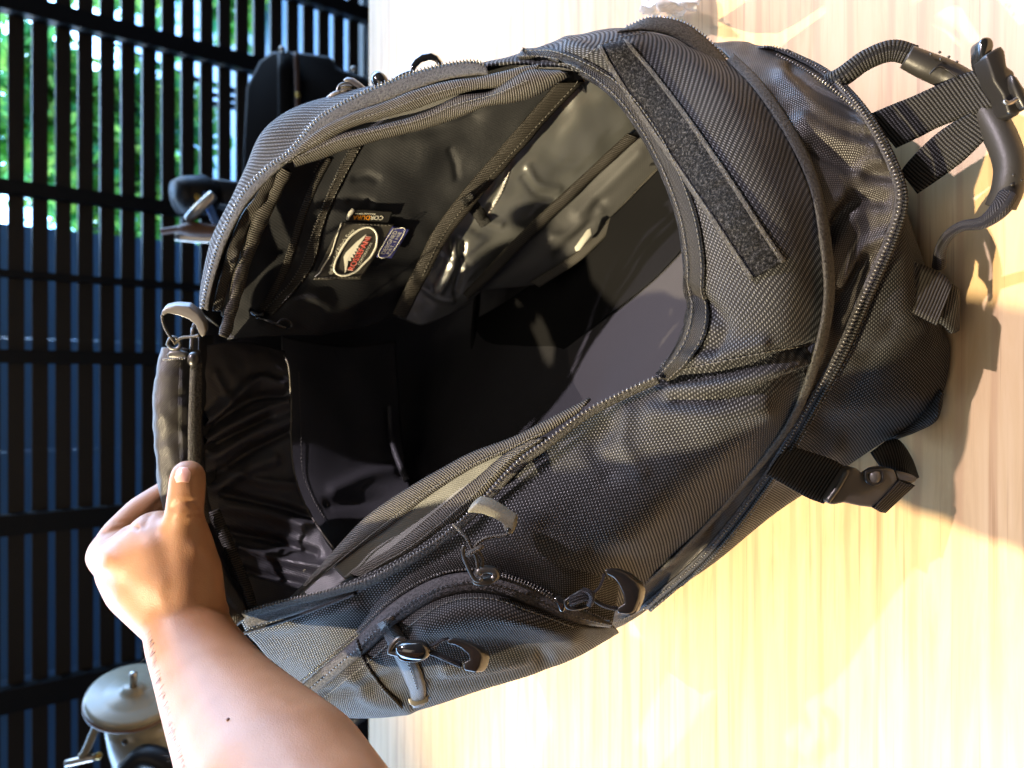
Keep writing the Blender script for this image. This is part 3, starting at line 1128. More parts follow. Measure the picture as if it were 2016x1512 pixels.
# ---- bindings of the near mouth edge and the hook-and-loop strip
me_in = [(1020, 116), (1075, 118), (1120, 136), (1170, 165), (1215, 205), (1262, 270), (1300, 345), (1330, 430), (1343, 510), (1345, 570), (1352, 600), (1345, 650), (1322, 700), (1290, 736)]
me_out = [(1030, 100), (1085, 98), (1140, 112), (1195, 142), (1248, 186), (1300, 255), (1342, 335), (1374, 425), (1388, 510), (1388, 570), (1396, 600), (1392, 655), (1362, 708), (1318, 750)]
band('mouth_binding', me_in, me_out, M['twill'], BAG, key='shell', n=120, m=7, off=.0022, thick=.0022, crown=.0006, regkey='mouth')
for k in (.25, .85):
    stitches('mouth_stitching', 'mouth', [(p[0] * (1 - k) + q[0] * k, p[1] * (1 - k) + q[1] * k) for p, q in zip(me_in, me_out)], M['thread'], BAG, off=.0012, step=.0034)
vi = [(1178, 94), (1235, 190), (1300, 285), (1368, 385), (1424, 470), (1477, 552)]
vo = [(1236, 82), (1296, 152), (1368, 246), (1436, 345), (1496, 440), (1545, 515)]
band('velcro_strip', vi, vo, M['velcro'], BAG, key='shell', n=110, m=11, off=.0018, thick=.002, crown=.0008, regkey='velcro', nz=((.0006, 220, 4),))
for a, b in ((vi, .07), (vo, .93)):
    e = [(p[0] * (1 - b) + q[0] * b, p[1] * (1 - b) + q[1] * b) for p, q in zip(vi, vo)]
    stitches('velcro_stitching', 'velcro', e, M['thread'], BAG, off=.001, step=.003)
ev1 = [tuple(np.array(p) * 1.0) for p in vi]; ev2 = [(p[0] * .88 + q[0] * .12, p[1] * .88 + q[1] * .12) for p, q in zip(vi, vo)]
band('velcro_selvedge', ev1, ev2, M['tapezip'], BAG, key='shell', n=90, m=3, off=.0034, thick=.0006)
ev1 = [(p[0] * .12 + q[0] * .88, p[1] * .12 + q[1] * .88) for p, q in zip(vi, vo)]; ev2 = vo
band('velcro_selvedge', ev1, ev2, M['tapezip'], BAG, key='shell', n=90, m=3, off=.0034, thick=.0006)

stitches('shell_stitching', 'shell', [(1060, 128), (1130, 122), (1200, 82), (1270, 66)], M['thread'], BAG, off=.001, step=.0034)
stitches('shell_stitching', 'shell', [(1305, 735), (1395, 716), (1500, 694), (1590, 678)], M['thread'], BAG, off=.001, step=.0036)
stitches('lower_stitching', 'low', [(1285, 1198), (1400, 1100), (1520, 955), (1610, 805), (1672, 695), (1718, 585), (1766, 478)], M['thread'], BAG, off=.001, step=.0034)
stitches('pocket_stitching', 'pocket', [(615, 1388), (722, 1306), (800, 1238), (880, 1188), (962, 1180), (1046, 1206), (1126, 1234)], M['thread'], BAG, off=.0012, step=.0034)

# ------------------------------------------------------------------ inside of the bag
# sagging floor board, rising to the near rim
def floor_pt(px, py):
    """the pixel's ray met with the sagging floor, which climbs to the near rim"""
    lo, hi = .38, .95
    for _ in range(40):
        t = (lo + hi) / 2
        X, Y, z = P(px, py, t)
        d = (X - .054) * .65 + (Y - .30) * .76
        f = .020 + .088 * max(0, 1 - d / .21) ** 1.3
        if z > f:
            lo = t
        else:
            hi = t
    return ('w', *P(px, py, t))


flr = [
    [(1235, 135), (1110, 320), (1000, 440), (880, 560), (780, 660), (720, 760)],
    [(1300, 205), (1170, 390), (1060, 520), (930, 640), (820, 750), (760, 850)],
    [(1350, 290), (1245, 470), (1145, 600), (1000, 730), (870, 850), (800, 940)],
    [(1385, 390), (1320, 560), (1240, 690), (1080, 800), (920, 905), (840, 985)],
    [(1378, 500), (1372, 620), (1300, 752), (1110, 870), (950, 960), (860, 1030)],
]
patch('floor_lining', [[floor_pt(*q) for q in r] for r in flr], 70, 90, M['board'], BAG, thick=.003, nz=((.002, 8, 3),), key='floor')
def felt_shade_pt(px, py, lift):
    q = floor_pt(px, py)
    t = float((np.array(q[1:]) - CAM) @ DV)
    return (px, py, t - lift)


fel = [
    [felt_shade_pt(1370, 255, .04), felt_shade_pt(1222, 408, .04), felt_shade_pt(1045, 560, .04), felt_shade_pt(900, 650, .03)],
    [felt_shade_pt(1385, 330, .02), felt_shade_pt(1270, 470, .022), felt_shade_pt(1080, 620, .022), felt_shade_pt(930, 740, .02)],
    [felt_shade_pt(1395, 420, .006), felt_shade_pt(1290, 545, .006), felt_shade_pt(1120, 680, .006), felt_shade_pt(960, 800, .006)],
]
patch('felt_shade_sheet', fel, 40, 70, M['felt_shade'], BAG, thick=.0015, nz=((.002, 20, 3),))  # black fuzzy sheet over the floor; also paints its upper shade
# dark lining closing the far end and the sides
back = [
    [(380, 640, .60), (380, 850, .60), (420, 1080, .58), (500, 1230, .56)],
    [(470, 480, .64), (560, 800, .70), (600, 1050, .64), (640, 1190, .545)],
    [(640, 290, .66), (760, 720, .80), (800, 980, .70), (820, 1110, .58)],
    [(830, 180, .64), (940, 600, .82), (960, 850, .72), (980, 980, .62)],
    [(1010, 130, .58), (1080, 480, .76), (1090, 750, .70), (1100, 880, .63)],
    [(1130, 130, .54), (1240, 380, .68), (1260, 640, .62), (1220, 800, .61)],
]
patch('lining', back, 60, 50, M['lining_blue'], BAG, thick=.001)

# right-hand inner wall with the zip pocket
inn = [
    [(560, 316, .568), (520, 425, .580), (480, 540, .588), (446, 668, .590)],
    [(690, 275, .576), (640, 420, .588), (590, 540, .592), (540, 662, .588)],
    [(820, 235, .566), (760, 390, .596), (700, 530, .606), (640, 658, .612)],
    [(960, 190, .556), (860, 350, .600), (780, 500, .622), (715, 645, .636)],
    [(1120, 145, .545), (985, 308, .595), (868, 455, .631), (785, 625, .656)],
]
inn_st = [
    ([(886, 296), (896, 325), (900, 350)], 5, -.002),
    ([(640, 600), (600, 580), (570, 590)], 15, 0.0024),
    ([(620, 640), (680, 600), (760, 560)], 22, 0.0024),
    ([(660, 660), (730, 625), (790, 590)], 16, -0.0024),
    ([(580, 560), (605, 480), (650, 400)], 20, -0.0024),
    ([(700, 350), (720, 345), (740, 352)], 8, -0.0018),
    ([(690, 395), (708, 392), (728, 400)], 8, -0.0018),
    ([(930, 230), (880, 250), (800, 258)], 15, -0.0024),
    ([(520, 640), (560, 600), (620, 590)], 17, 0.0018),
]
patch('inner_wall', inn, 130, 110, M['lining'], BAG, strokes=inn_st, thick=.0014, nz=((.0025, 18, 5), (.0013, 50, 2)), key='inn')
# zip of the inner pocket: tape, two lines of teeth and its slider
zi = [(690, 292), (662, 345), (637, 400), (618, 450), (606, 492), (592, 525), (560, 572), (522, 612)]
zo = [(712, 290), (682, 345), (655, 400), (636, 450), (626, 496), (612, 532), (575, 580), (535, 622)]
band('inner_zip_tape', zi, zo, M['tape_dark'], BAG, key='inn', n=80, m=5, off=.0015, thick=.001, regkey='izip')
teeth('inner_zip_teeth', line_on('inn', zi, .003, 140), M['teeth'], BAG, step=.0024, r=.0006)
zi2 = [(640, 308), (612, 360), (588, 420), (570, 480), (548, 540), (520, 590), (506, 610)]
teeth('inner_zip_teeth', line_on('inn', [(648, 300), (630, 318), (618, 340)], .003, 40), M['teeth'], BAG, step=.0024, r=.0006)
stitches('inner_zip_stitching', 'izip', [(q[0] - 3, q[1]) for q in zo], M['thread'], BAG, off=.001)
band('pocket_welt', zi2, [(q[0] + 14, q[1] + 4) for q in zi2], M['tape_dark'], BAG, key='inn', n=60, m=5, off=.001, thick=.001)
sl = empty('inner_zip_slider', tuple(on('inn', 510, 618, .004)))
sl.parent = BAG
tube('slider_body', [on('inn', *q, .005) for q in ((496, 612), (512, 622), (522, 620))], .0022, M['gloss'], sl, n=8)
tube('slider_pull', [on('inn', *q, .006) for q in ((508, 625), (530, 633), (548, 640), (562, 646))], .0015, M['gloss'], sl, n=12)
tube('slider_loop', [on('inn', *q, .006) for q in ((545, 637), (556, 628), (570, 632), (572, 642), (560, 647))], .0010, M['gloss'], sl, n=16)

# binding that closes the inner wall, then coated backing, strip pocket and their edges
band('wall_binding', [(1096, 165, .543), (975, 302, .590), (910, 378, .609), (856, 450, .626), (815, 530, .641), (772, 618, .651)], [(1150, 160, .546), (1010, 315, .593), (940, 395, .613), (884, 468, .630), (842, 545, .645), (800, 628, .655)], M['tape_dark'], BAG, n=90, m=7, off=.005, thick=.002, crown=.0015, nz=((.0018, 40, 3),), regkey='wbind')
stitches('wall_binding_stitching', 'wbind', [(1136, 162), (1000, 309), (930, 388), (874, 460), (833, 540)], M['thread'], BAG, off=.001)
puc = [
    [(1160, 112, .548), (995, 315, .606), (872, 465, .642), (778, 625, .668)],
    [(1240, 165, .560), (1070, 355, .624), (935, 500, .660), (840, 640, .685)],
    [(1320, 212, .585), (1160, 370, .638), (1030, 490, .674), (920, 600, .700)],
]
pus = [
    ([(1005, 310), (985, 365), (955, 425)], 6, -.0022),
    ([(1040, 330), (1060, 360), (1100, 372)], 7, .0025),
    ([(1030, 350), (1055, 380), (1090, 392)], 6, -.0022),
    ([(930, 400), (950, 430), (985, 442)], 8, .003),
    ([(893, 475), (890, 520), (866, 570)], 9, .005),
    ([(912, 480), (908, 530), (900, 575)], 6, -.004),
    ([(830, 560), (860, 585), (890, 592)], 8, .003),
    ([(860, 470), (880, 500), (920, 520)], 7, -.002),
]
patch('coated_lining', puc, 70, 120, M['pu'], BAG, strokes=pus, thick=.001, nz=((.0035, 26, 7), (.0016, 60, 3)), key='pu')
stitches('coated_lining_stitching', 'pu', [(1018, 292), (1004, 310), (1003, 335), (990, 372), (972, 405), (958, 425)], M['thread_light'], BAG, off=.002, step=.0034, r=.0004)
band('webbing_tab', [(905, 393), (932, 422), (946, 446)], [(924, 380), (951, 410), (966, 436)], M['webbing'], BAG, key='pu', n=24, m=5, off=.004, thick=.0015)
stc = [
    [(1305, 210, .575), (1150, 352, .624), (1035, 462, .648), (915, 582, .675)],
    [(1340, 245, .578), (1190, 395, .630), (1085, 495, .652), (962, 570, .675)],
    [(1380, 262, .582), (1232, 412, .638), (1145, 500, .655), (1052, 560, .680)],
]
sts = [
    ([(1260, 300), (1200, 360), (1140, 420)], 14, .003),
    ([(1180, 400), (1150, 450), (1100, 500)], 12, -.004),
    ([(1040, 470), (1010, 500), (960, 530)], 14, .004),
    ([(1180, 415), (1120, 460), (1090, 465)], 10, .003),
]
patch('strip_pocket', stc, 50, 90, M['strip'], BAG, strokes=sts, thick=.0012, nz=((.003, 28, 9),), key='strip')
band('strip_binding', [(1236, 262, .590), (1140, 350, .620), (1025, 458, .645), (960, 525, .660), (912, 578, .671)], [(1258, 270, .590), (1162, 358, .620), (1045, 470, .645), (978, 538, .660), (922, 590, .671)], M['tape_dark'], BAG, n=70, m=5, off=.004, thick=.002, crown=.001, nz=((.0015, 50, 3),))
band('strip_edge', [(1296, 326, .596), (1222, 405, .634), (1135, 495, .651), (1044, 556, .676)], [(1312, 340, .596), (1236, 420, .634), (1148, 508, .651), (1062, 566, .676)], M['tape'], BAG, n=60, m=5, off=.003, thick=.002)
prism('paper_tag', [(1132, 486), (1156, 452), (1163, 448), (1165, 462), (1142, 492), (1134, 494)], .003, M['white'], BAG, t=.63, bev=.0006)

# far inner panel: pocket sheet in front, lining behind
fr = [
    [(402, 680, .562), (402, 830, .556), (408, 985, .554), (440, 1100, .548), (500, 1215, .540)],
    [(480, 672, .600), (490, 830, .586), (500, 980, .578), (530, 1095, .566), (580, 1190, .550)],
    [(562, 690, .625), (575, 800, .605), (582, 940, .595), (640, 1060, .575), (700, 1140, .552)],
]
fr_st = [
    ([(404, 828), (455, 785), (508, 748), (556, 762)], 11, .006),
    ([(406, 866), (440, 845), (480, 826), (565, 792)], 10, .0055),
    ([(405, 848), (450, 815), (505, 782), (560, 775)], 9, -.006),
    ([(420, 898), (465, 872), (508, 852), (574, 828)], 12, .005),
    ([(418, 880), (470, 852), (530, 820)], 8, -.006),
    ([(412, 945), (450, 920), (500, 885), (570, 850)], 9, -.007),
    ([(430, 960), (470, 930), (540, 905)], 14, .005),
    ([(446, 925), (500, 945), (586, 955)], 11, .004),
    ([(440, 970), (500, 985), (560, 1000), (612, 1016)], 9, -.006),
    ([(445, 1000), (520, 1010), (600, 1035)], 13, .004),
    ([(450, 1045), (530, 1060), (620, 1090)], 9, -.005),
    ([(470, 1080), (560, 1105), (640, 1120)], 10, .004),
    ([(480, 1120), (540, 1135), (600, 1150)], 8, -.004),
    ([(420, 740), (440, 790), (415, 830)], 12, .004),
]
patch('far_pocket', fr, 90, 170, M['lining_blue'], BAG, strokes=fr_st, thick=.0014, nz=((.0018, 30, 4), (.0008, 80, 1)), key='farp')
edge = [(562, 700), (572, 725), (576, 800), (578, 900), (592, 965), (618, 1020), (660, 1080)]
tube('far_pocket_piping', [on('farp', q[0] - 3, q[1], .001) for q in cr(np.array(edge, float), 60)], .0007, M['thread'], BAG)
fb = [
    [(555, 660, .672), (560, 800, .652), (570, 950, .632), (620, 1060, .600), (690, 1120, .556)],
    [(600, 670, .685), (615, 810, .665), (640, 970, .640), (690, 1060, .604), (740, 1090, .552)],
    [(690, 680, .715), (700, 830, .695), (720, 965, .665), (750, 1040, .625), (800, 1030, .545)],
    [(780, 670, .750), (790, 820, .735), (800, 930, .700), (830, 1000, .640), (880, 980, .540)],
]
patch('far_lining', fb, 60, 100, M['lining_blue'], BAG, strokes=[([(660, 965), (720, 940), (770, 930)], 14, .004), ([(650, 990), (720, 985), (790, 985)], 12, -.004)], thick=.0014, nz=((.003, 20, 4),), key='farl')
stitches('far_lining_stitching', 'farl', [(588, 735), (592, 850), (596, 930), (620, 990), (650, 1040)], M['thread'], BAG, off=.0015)
tube('far_corner_piping', [P(*q) for q in cr(np.array([(768, 800, .72), (770, 850, .71), (778, 890, .69), (800, 945, .66)], float), 30)], .003, M['lining_blue'], BAG)

# ------------------------------------------------------------------ mouth tapes
# far right run: zip teeth on the silhouette, tape, band, grey reveal, second band
uz = [(397, 606, .551), (404, 570, .553), (425, 490, .556), (454, 422, .556), (484, 371, .555), (529, 327, .552), (570, 297, .548), (618, 240, .546), (663, 208, .542), (722, 178, .536), (797, 148, .528), (871, 127, .519), (931, 120, .508), (957, 129, .503)]
ub1 = [(410, 612, .550), (418, 565, .551), (440, 492, .553), (468, 430, .552), (498, 385, .551), (545, 338, .549), (590, 300, .545), (640, 262, .542), (690, 228, .537), (740, 207, .532), (797, 184, .525), (871, 158, .516), (931, 148, .506), (962, 148, .501)]
band('mouth_zip_tape', uz, ub1, M['tapezip'], BAG, n=150, m=7, off=.0025, thick=.0015, crown=.001, regkey='uzt')
teeth('mouth_zip_teeth', line_on(None, uz, .004, 260), M['teeth'], BAG, step=.0028, r=.0011, elong=1.7)
b1u = [(547, 322, .548), (618, 262, .543), (678, 229, .537), (767, 196, .528), (856, 165, .517), (945, 150, .504), (1010, 136, .494), (1062, 126, .488)]
b1l = [(572, 322, .551), (622, 290, .546), (690, 252, .540), (767, 229, .531), (826, 212, .524), (880, 192, .516), (935, 178, .508), (990, 170, .500), (1050, 146, .491)]
band('mouth_tape', b1u, b1l, M['tape'], BAG, n=120, m=7, off=.0035, thick=.0015, crown=.0015, nz=((.0012, 45, 4),), regkey='b1')
stitches('mouth_tape_stitching', 'b1', [(565, 318), (625, 276), (685, 242), (770, 214), (846, 186), (915, 168)], M['thread'], BAG, off=.001, step=.003)
band('mouth_reveal', [(575, 312, .556), (690, 248, .546), (770, 222, .537), (840, 200, .526), (905, 180, .515)], [(580, 330, .560), (690, 285, .550), (770, 252, .541), (840, 228, .53), (905, 205, .518)], M['strip'], BAG, n=60, m=5, off=.004, thick=.001)
b2u = [(568, 306, .552), (605, 292, .550), (648, 272, .546), (737, 248, .538), (826, 226, .528), (904, 190, .516), (975, 175, .504), (1040, 138, .492), (1100, 138, .486)]
b2l = [(584, 330, .556), (633, 313, .554), (678, 296, .550), (752, 276, .542), (826, 257, .532), (886, 238, .522), (958, 212, .508), (1048, 192, .497), (1120, 150, .488)]
band('inner_mouth_tape', b2u, b2l, M['tape'], BAG, n=130, m=9, off=.006, thick=.002, crown=.004, nz=((.0012, 45, 9),), regkey='b2')
stitches('inner_mouth_stitching', 'b2', [(590, 308), (660, 278), (740, 257), (826, 236), (900, 206), (970, 188), (1040, 158)], M['thread'], BAG, off=.001, step=.003)
# far left-hand run of the same tapes, falling to the far corner
cL = [(553, 332, .552), (528, 378, .558), (503, 430, .560), (485, 480, .560), (468, 525, .560), (452, 585, .558), (438, 640, .555), (430, 662, .552)]
tube('piped_edge', [P(a[0] + 10, a[1], a[2]) for a in cL], [.0052, .0052, .0054, .0046, .0050, .0048, .0046, .0040], M['tape'], BAG, n=90, sides=16, flat=.7, nz=((.0016, 90, 4),))
band('corner_reveal', [(530, 350, .556), (500, 410, .560), (478, 470, .561), (462, 515, .561), (448, 560, .559), (436, 620, .556)], [(546, 372, .560), (520, 430, .564), (500, 480, .565), (486, 525, .565), (470, 580, .563), (455, 640, .560)], M['reveal'], BAG, n=50, m=5, off=.002, thick=.001, nz=((.002, 60, 2),))
band('corner_binding', [(540, 330, .549), (498, 392, .553), (468, 440, .555), (446, 498, .556), (430, 560, .555), (418, 610, .552)], [(548, 352, .556), (512, 408, .558), (490, 452, .559), (470, 505, .559), (450, 560, .558), (436, 612, .555)], M['tape_dark'], BAG, n=70, m=6, off=.002, thick=.0015, nz=((.004, 70, 6),))

# near-left run: inner band, reveal, outer band and zip
ib_i = [(560, 1188, .532), (617, 1128, .520), (717, 1020, .505), (816, 953, .494), (919, 894, .484), (1014, 858, .474), (1085, 822, .466), (1160, 782, .460)]
ib_o = [(585, 1178, .530), (655, 1118, .518), (756, 1046, .503), (836, 983, .491), (919, 928, .482), (985, 896, .475), (1060, 862, .467), (1140, 812, .460)]
band('near_inner_tape', ib_i, ib_o, M['tape'], BAG, n=130, m=8, off=.006, thick=.002, crown=.002, nz=((.0008, 40, 5),), regkey='ib')
stitches('near_inner_stitching', 'ib', [(q[0] * .25 + w[0] * .75, q[1] * .25 + w[1] * .75) for q, w in zip(ib_i, ib_o)][1:-1], M['thread'], BAG, off=.001, step=.003)
band('near_reveal', [(650, 1112, .520), (756, 1030, .505), (836, 970, .494), (919, 916, .484), (985, 888, .477)], [(680, 1140, .519), (780, 1085, .503), (860, 1020, .491), (940, 955, .481), (1000, 900, .474)], M['reveal'], BAG, n=60, m=6, off=.0035, thick=.001, nz=((.0015, 40, 7),))
ob_i = [(689, 1130, .512), (735, 1100, .505), (776, 1074, .498), (856, 1007, .488), (935, 942, .479), (985, 900, .473), (1040, 866, .467)]
ob_o = [(720, 1140, .510), (770, 1110, .502), (816, 1086, .495), (875, 1045, .486), (935, 992, .478), (1014, 908, .469), (1078, 864, .464)]
band('near_outer_tape', ob_i, ob_o, M['tape'], BAG, n=110, m=8, off=.005, thick=.002, crown=.002, nz=((.0008, 40, 8),), regkey='ob')
stitches('near_outer_stitching', 'ob', [(q[0] * .4 + w[0] * .6, q[1] * .4 + w[1] * .6) for q, w in zip(ob_i, ob_o)], M['thread'], BAG, off=.001, step=.003)
nz_l = [(478, 1206, .535), (560, 1183, .522), (640, 1164, .509), (720, 1142, .499), (772, 1116, .492), (818, 1090, .486), (877, 1050, .478), (937, 996, .471), (1016, 912, .463), (1076, 868, .459), (1150, 812, .456), (1230, 770, .452), (1292, 742, .447)]
nz_o = [(q[0] + 9, q[1] + 12, q[2] + .001) for q in nz_l]
band('near_zip_tape', nz_l, nz_o, M['tapezip'], BAG, n=170, m=5, off=.003, thick=.0015)
teeth('near_zip_teeth', line_on(None, nz_l, .005, 300), M['teeth'], BAG, step=.0028, r=.0011, elong=1.6)
band('far_corner_tape', [(476, 1208, .535), (560, 1186, .522), (650, 1164, .509), (740, 1132, .497)], [(486, 1236, .538), (570, 1214, .526), (660, 1186, .513), (750, 1146, .499)], M['tapezip_dark'], BAG, n=60, m=6, off=.002, thick=.0015)
tube('shell_cord', [P(*q) for q in cr(np.array([(482, 1246, .536), (560, 1222, .523), (640, 1192, .511), (700, 1168, .503)], float), 40)], .0013, M['cord_dark'], BAG)

# ---- rolled far rim held by the hand
tube('rim_sleeve', [P(356, 688, .548), P(352, 740, .546), P(350, 800, .545), P(352, 880, .546), P(360, 960, .547), P(385, 1060, .547), P(425, 1150, .544), P(478, 1222, .540)], [.0125, .0152, .0160, .0162, .0158, .0150, .0140, .012], M['sleeve'], BAG, n=110, sides=36, flat=.7, nz=((.0020, 40, 2), (.0010, 120, 7)))
band('rim_tape', [(375, 700, .536), (372, 780, .534), (370, 860, .534), (372, 950, .535), (390, 1030, .536)], [(398, 712, .540), (397, 790, .539), (396, 870, .539), (398, 950, .540), (416, 1030, .541)], M['tapezip'], BAG, n=60, m=5, off=.002, thick=.0015, crown=.001)
band('rim_edge', [(408, 1010, .545), (440, 1080, .543), (470, 1150, .540), (488, 1195, .538)], [(432, 1000, .55), (462, 1072, .548), (494, 1150, .545), (508, 1195, .542)], M['tape_dark'], BAG, n=40, m=5, off=.003, thick=.002, crown=.002)
patch('rim_lining', [[(392, 660, .556), (394, 850, .552), (404, 1000, .550), (440, 1110, .545), (490, 1210, .541)], [(420, 660, .572), (424, 850, .566), (432, 1000, .560), (466, 1100, .553), (510, 1200, .546)]], 8, 60, M['lining'], BAG, thick=.001)

# ------------------------------------------------------------------ fittings of the bag
def loop_px(name, poly, t, r, mat, parent, n=40, closed=True, flat=1.0):
    q = np.array([P(a[0], a[1], a[2] if len(a) > 2 else t) for a in poly])
    if closed:
        ext = np.concatenate([q, q[:1]])
        pts = cr(ext, n)[:-1]
        V, F, U = tube_data(pts, r, sides=8, closed=True, flat=flat)
        return add_obj(name, mesh_from(name, V, F, U), mat, parent)
    return tube(name, q, r, mat, parent, n=n, sides=8, flat=flat)


# ---- carry handle at the near end: webbing, moulded grip, cord
hd = empty('handle', tuple(P(1880, 200, .43))); hd.parent = BAG
hp = [(1630, 165, .452), (1660, 150, .444), (1705, 118, .438), (1755, 100, .433), (1800, 110, .430)]
tube('handle_webbing', [P(*q) for q in hp], [.0060, .0060, .0060, .0061, .0058], M['webbing'], hd, n=60, sides=16, flat=.55)
gp = [(1785, 112, .428), (1820, 128, .426), (1865, 148, .424), (1910, 178, .420), (1945, 225, .415), (1972, 275, .410), (1988, 325, .407), (1984, 370, .408), (1970, 408, .412)]
tube('handle_grip', [P(*q) for q in gp], [.0064, .0072, .0076, .0078, .0080, .0080, .0080, .0080, .0078], M['rubber'], hd, n=90, sides=20)
Vp = []
for q in ((1833, 107), (1852, 117), (1868, 112), (1884, 122), (1850, 103), (1995, 345), (1992, 364), (2011, 338), (2011, 355), (2010, 320)):
    Vp.append(sphere_data(P(*q, .4165 if q[0] < 1900 else .400), .0009, sub=1) + (None,))
V, F, U = merge(Vp)
o = add_obj('grip_studs', mesh_from('grip_studs', V, F), M['rubber'], hd); o['kind'] = 'stuff'
tube('grip_seam', [P(1830, 146, .418), P(1845, 133, .4165), P(1862, 136, .4165), P(1885, 152, .4135)], .0005, M['plastic'], hd, n=20)
tube('handle_cord', [P(1985, 385, .402), P(1968, 412, .402), P(1935, 438, .408), P(1895, 445, .416), P(1868, 462, .424), P(1852, 490, .434), P(1848, 525, .442)], [.0052, .0050, .0036, .0030, .0030, .0032, .0038], M['cord_dark'], hd, n=60, sides=12)

# ---- compression strap with its ladder buckle
st = empty('near_strap', tuple(P(1860, 220, .44))); st.parent = BAG
band('strap_webbing', [(1708, 226, .442), (1760, 204, .434), (1800, 188, .428), (1880, 152, .416), (1948, 128, .404)], [(1764, 292, .440), (1810, 270, .432), (1850, 250, .426), (1920, 224, .414), (1982, 198, .402)], M['webbing'], st, n=90, m=9, off=.001, thick=.0018)
band('strap_return', [(1956, 205, .406), (1900, 228, .414), (1845, 262, .424), (1800, 305, .434), (1772, 338, .441)], [(1986, 216, .404), (1945, 268, .410), (1895, 318, .420), (1850, 352, .432), (1806, 382, .441)], M['webbing'], st, n=80, m=9, off=-.002, thick=.0018)
bk_ = empty('ladder_buckle', tuple(P(1970, 160, .400)))
prism('buckle_frame', [(1940, 108), (1972, 88), (1980, 100), (1984, 130), (1998, 140), (2004, 170), (2012, 220), (2004, 228), (1986, 222), (1975, 185), (1958, 160)], .012, M['plastic'], BAG, t=.396, bev=.002)
prism('buckle_bar', [(1930, 80), (1938, 71), (1950, 71), (1959, 80), (1958, 96), (1946, 108), (1950, 130), (1935, 128), (1931, 110)], .010, M['gloss'], BAG, t=.400, bev=.003)
prism('buckle_lever', [(1992, 142), (2004, 150), (2020, 175), (2030, 210), (2018, 215), (2004, 190), (1994, 168)], .010, M['plastic'], BAG, t=.392, bev=.002)
loop_px('buckle_wire', [(1976, 198), (1984, 203), (1996, 199), (2008, 188), (2012, 178)], .394, .0012, M['steel'], BAG, closed=False, n=20)
bpy.data.objects.remove(bk_)

# ---- webbing loop tab low on the near end
lt = empty('loop_tab', tuple(P(1825, 575, .44))); lt.parent = BAG
band('tab_webbing', [(1796, 515, .437), (1825, 524, .434), (1860, 542, .432), (1876, 565, .430)], [(1757, 597, .436), (1790, 612, .432), (1826, 630, .430), (1846, 640, .429)], M['webbing_dark'], lt, n=40, m=8, off=.002, thick=.0018, regkey='tab')
band('tab_return', [(1852, 548, .436), (1872, 556, .434), (1888, 572, .434), (1890, 600, .436)], [(1836, 628, .434), (1858, 640, .432), (1876, 656, .432), (1890, 650, .436)], M['webbing'], lt, n=40, m=8, off=.001, thick=.0018)
stitches('tab_stitching', 'tab', [(1806, 522), (1788, 560), (1770, 598)], M['thread'], BAG, off=.001, step=.003)
stitches('tab_stitching', 'tab', [(1800, 519), (1782, 557), (1762, 596)], M['thread'], BAG, off=.001, step=.003)

# ---- side-release buckle and strap on the near left corner
sb = empty('side_buckle', tuple(P(1700, 950, .46))); sb.parent = BAG
band('buckle_webbing', [(1549, 876, .466), (1590, 888, .464), (1640, 905, .460), (1668, 922, .458)], [(1510, 934, .466), (1545, 955, .464), (1590, 980, .460), (1622, 992, .458)], M['webbing_dark'], sb, n=50, m=8, off=.003, thick=.002)
body = [(1665, 927), (1676, 920), (1688, 921), (1704, 938), (1716, 932), (1728, 924), (1745, 921), (1762, 924), (1766, 934), (1770, 948), (1745, 985), (1720, 1000), (1694, 997), (1664, 990), (1640, 995), (1628, 990), (1632, 982)]
prism('buckle_body', body, .013, M['plastic_tan'], sb, t=.448, bev=.0025, seg=3)
prism('buckle_insert', [(1764, 926), (1790, 932), (1808, 940), (1805, 950), (1796, 952), (1768, 946)], .011, M['plastic_tan'], sb, t=.449, bev=.002)
Vs, Fs = sphere_data(P(1720, 938, .449), .0052, sc=(1.0, .8, .8), sub=3)
add_obj('buckle_button', mesh_from('buckle_button', Vs, Fs), M['plastic_tan'], sb)
loop_px('button_recess', [(1704, 930), (1706, 945), (1718, 953), (1732, 950), (1738, 938), (1732, 926)], .447, .0012, M['plastic'], sb, n=30)
band('buckle_ribs', [(1770, 946, .448), (1790, 954, .450), (1802, 956, .452)], [(1720, 1000, .448), (1732, 1008, .450), (1744, 1010, .452)], M['webbing'], sb, n=20, m=8, off=.001, thick=.010)
tube('buckle_bar', [P(1668, 926, .447), P(1650, 958, .447), P(1628, 988, .447)], .0018, M['gun'], sb, n=10)
band('buckle_tail', [(1716, 890, .476), (1745, 868, .478), (1770, 866, .480), (1795, 900, .476), (1810, 940, .466)], [(1735, 925, .474), (1750, 925, .470), (1765, 926, .466), (1785, 930, .462), (1802, 944, .460)], M['webbing_dark'], sb, n=40, m=7, off=0, thick=.002)
gl = empty('grab_loop', tuple(P(1810, 830, .47))); gl.parent = BAG
band('loop_webbing', [(1738, 868, .492), (1780, 838, .480), (1820, 795, .468), (1846, 762, .462)], [(1764, 866, .486), (1806, 850, .470), (1846, 826, .456), (1859, 775, .455)], M['webbing_dark'], gl, n=40, m=8, off=0, thick=.0022, crown=.004)

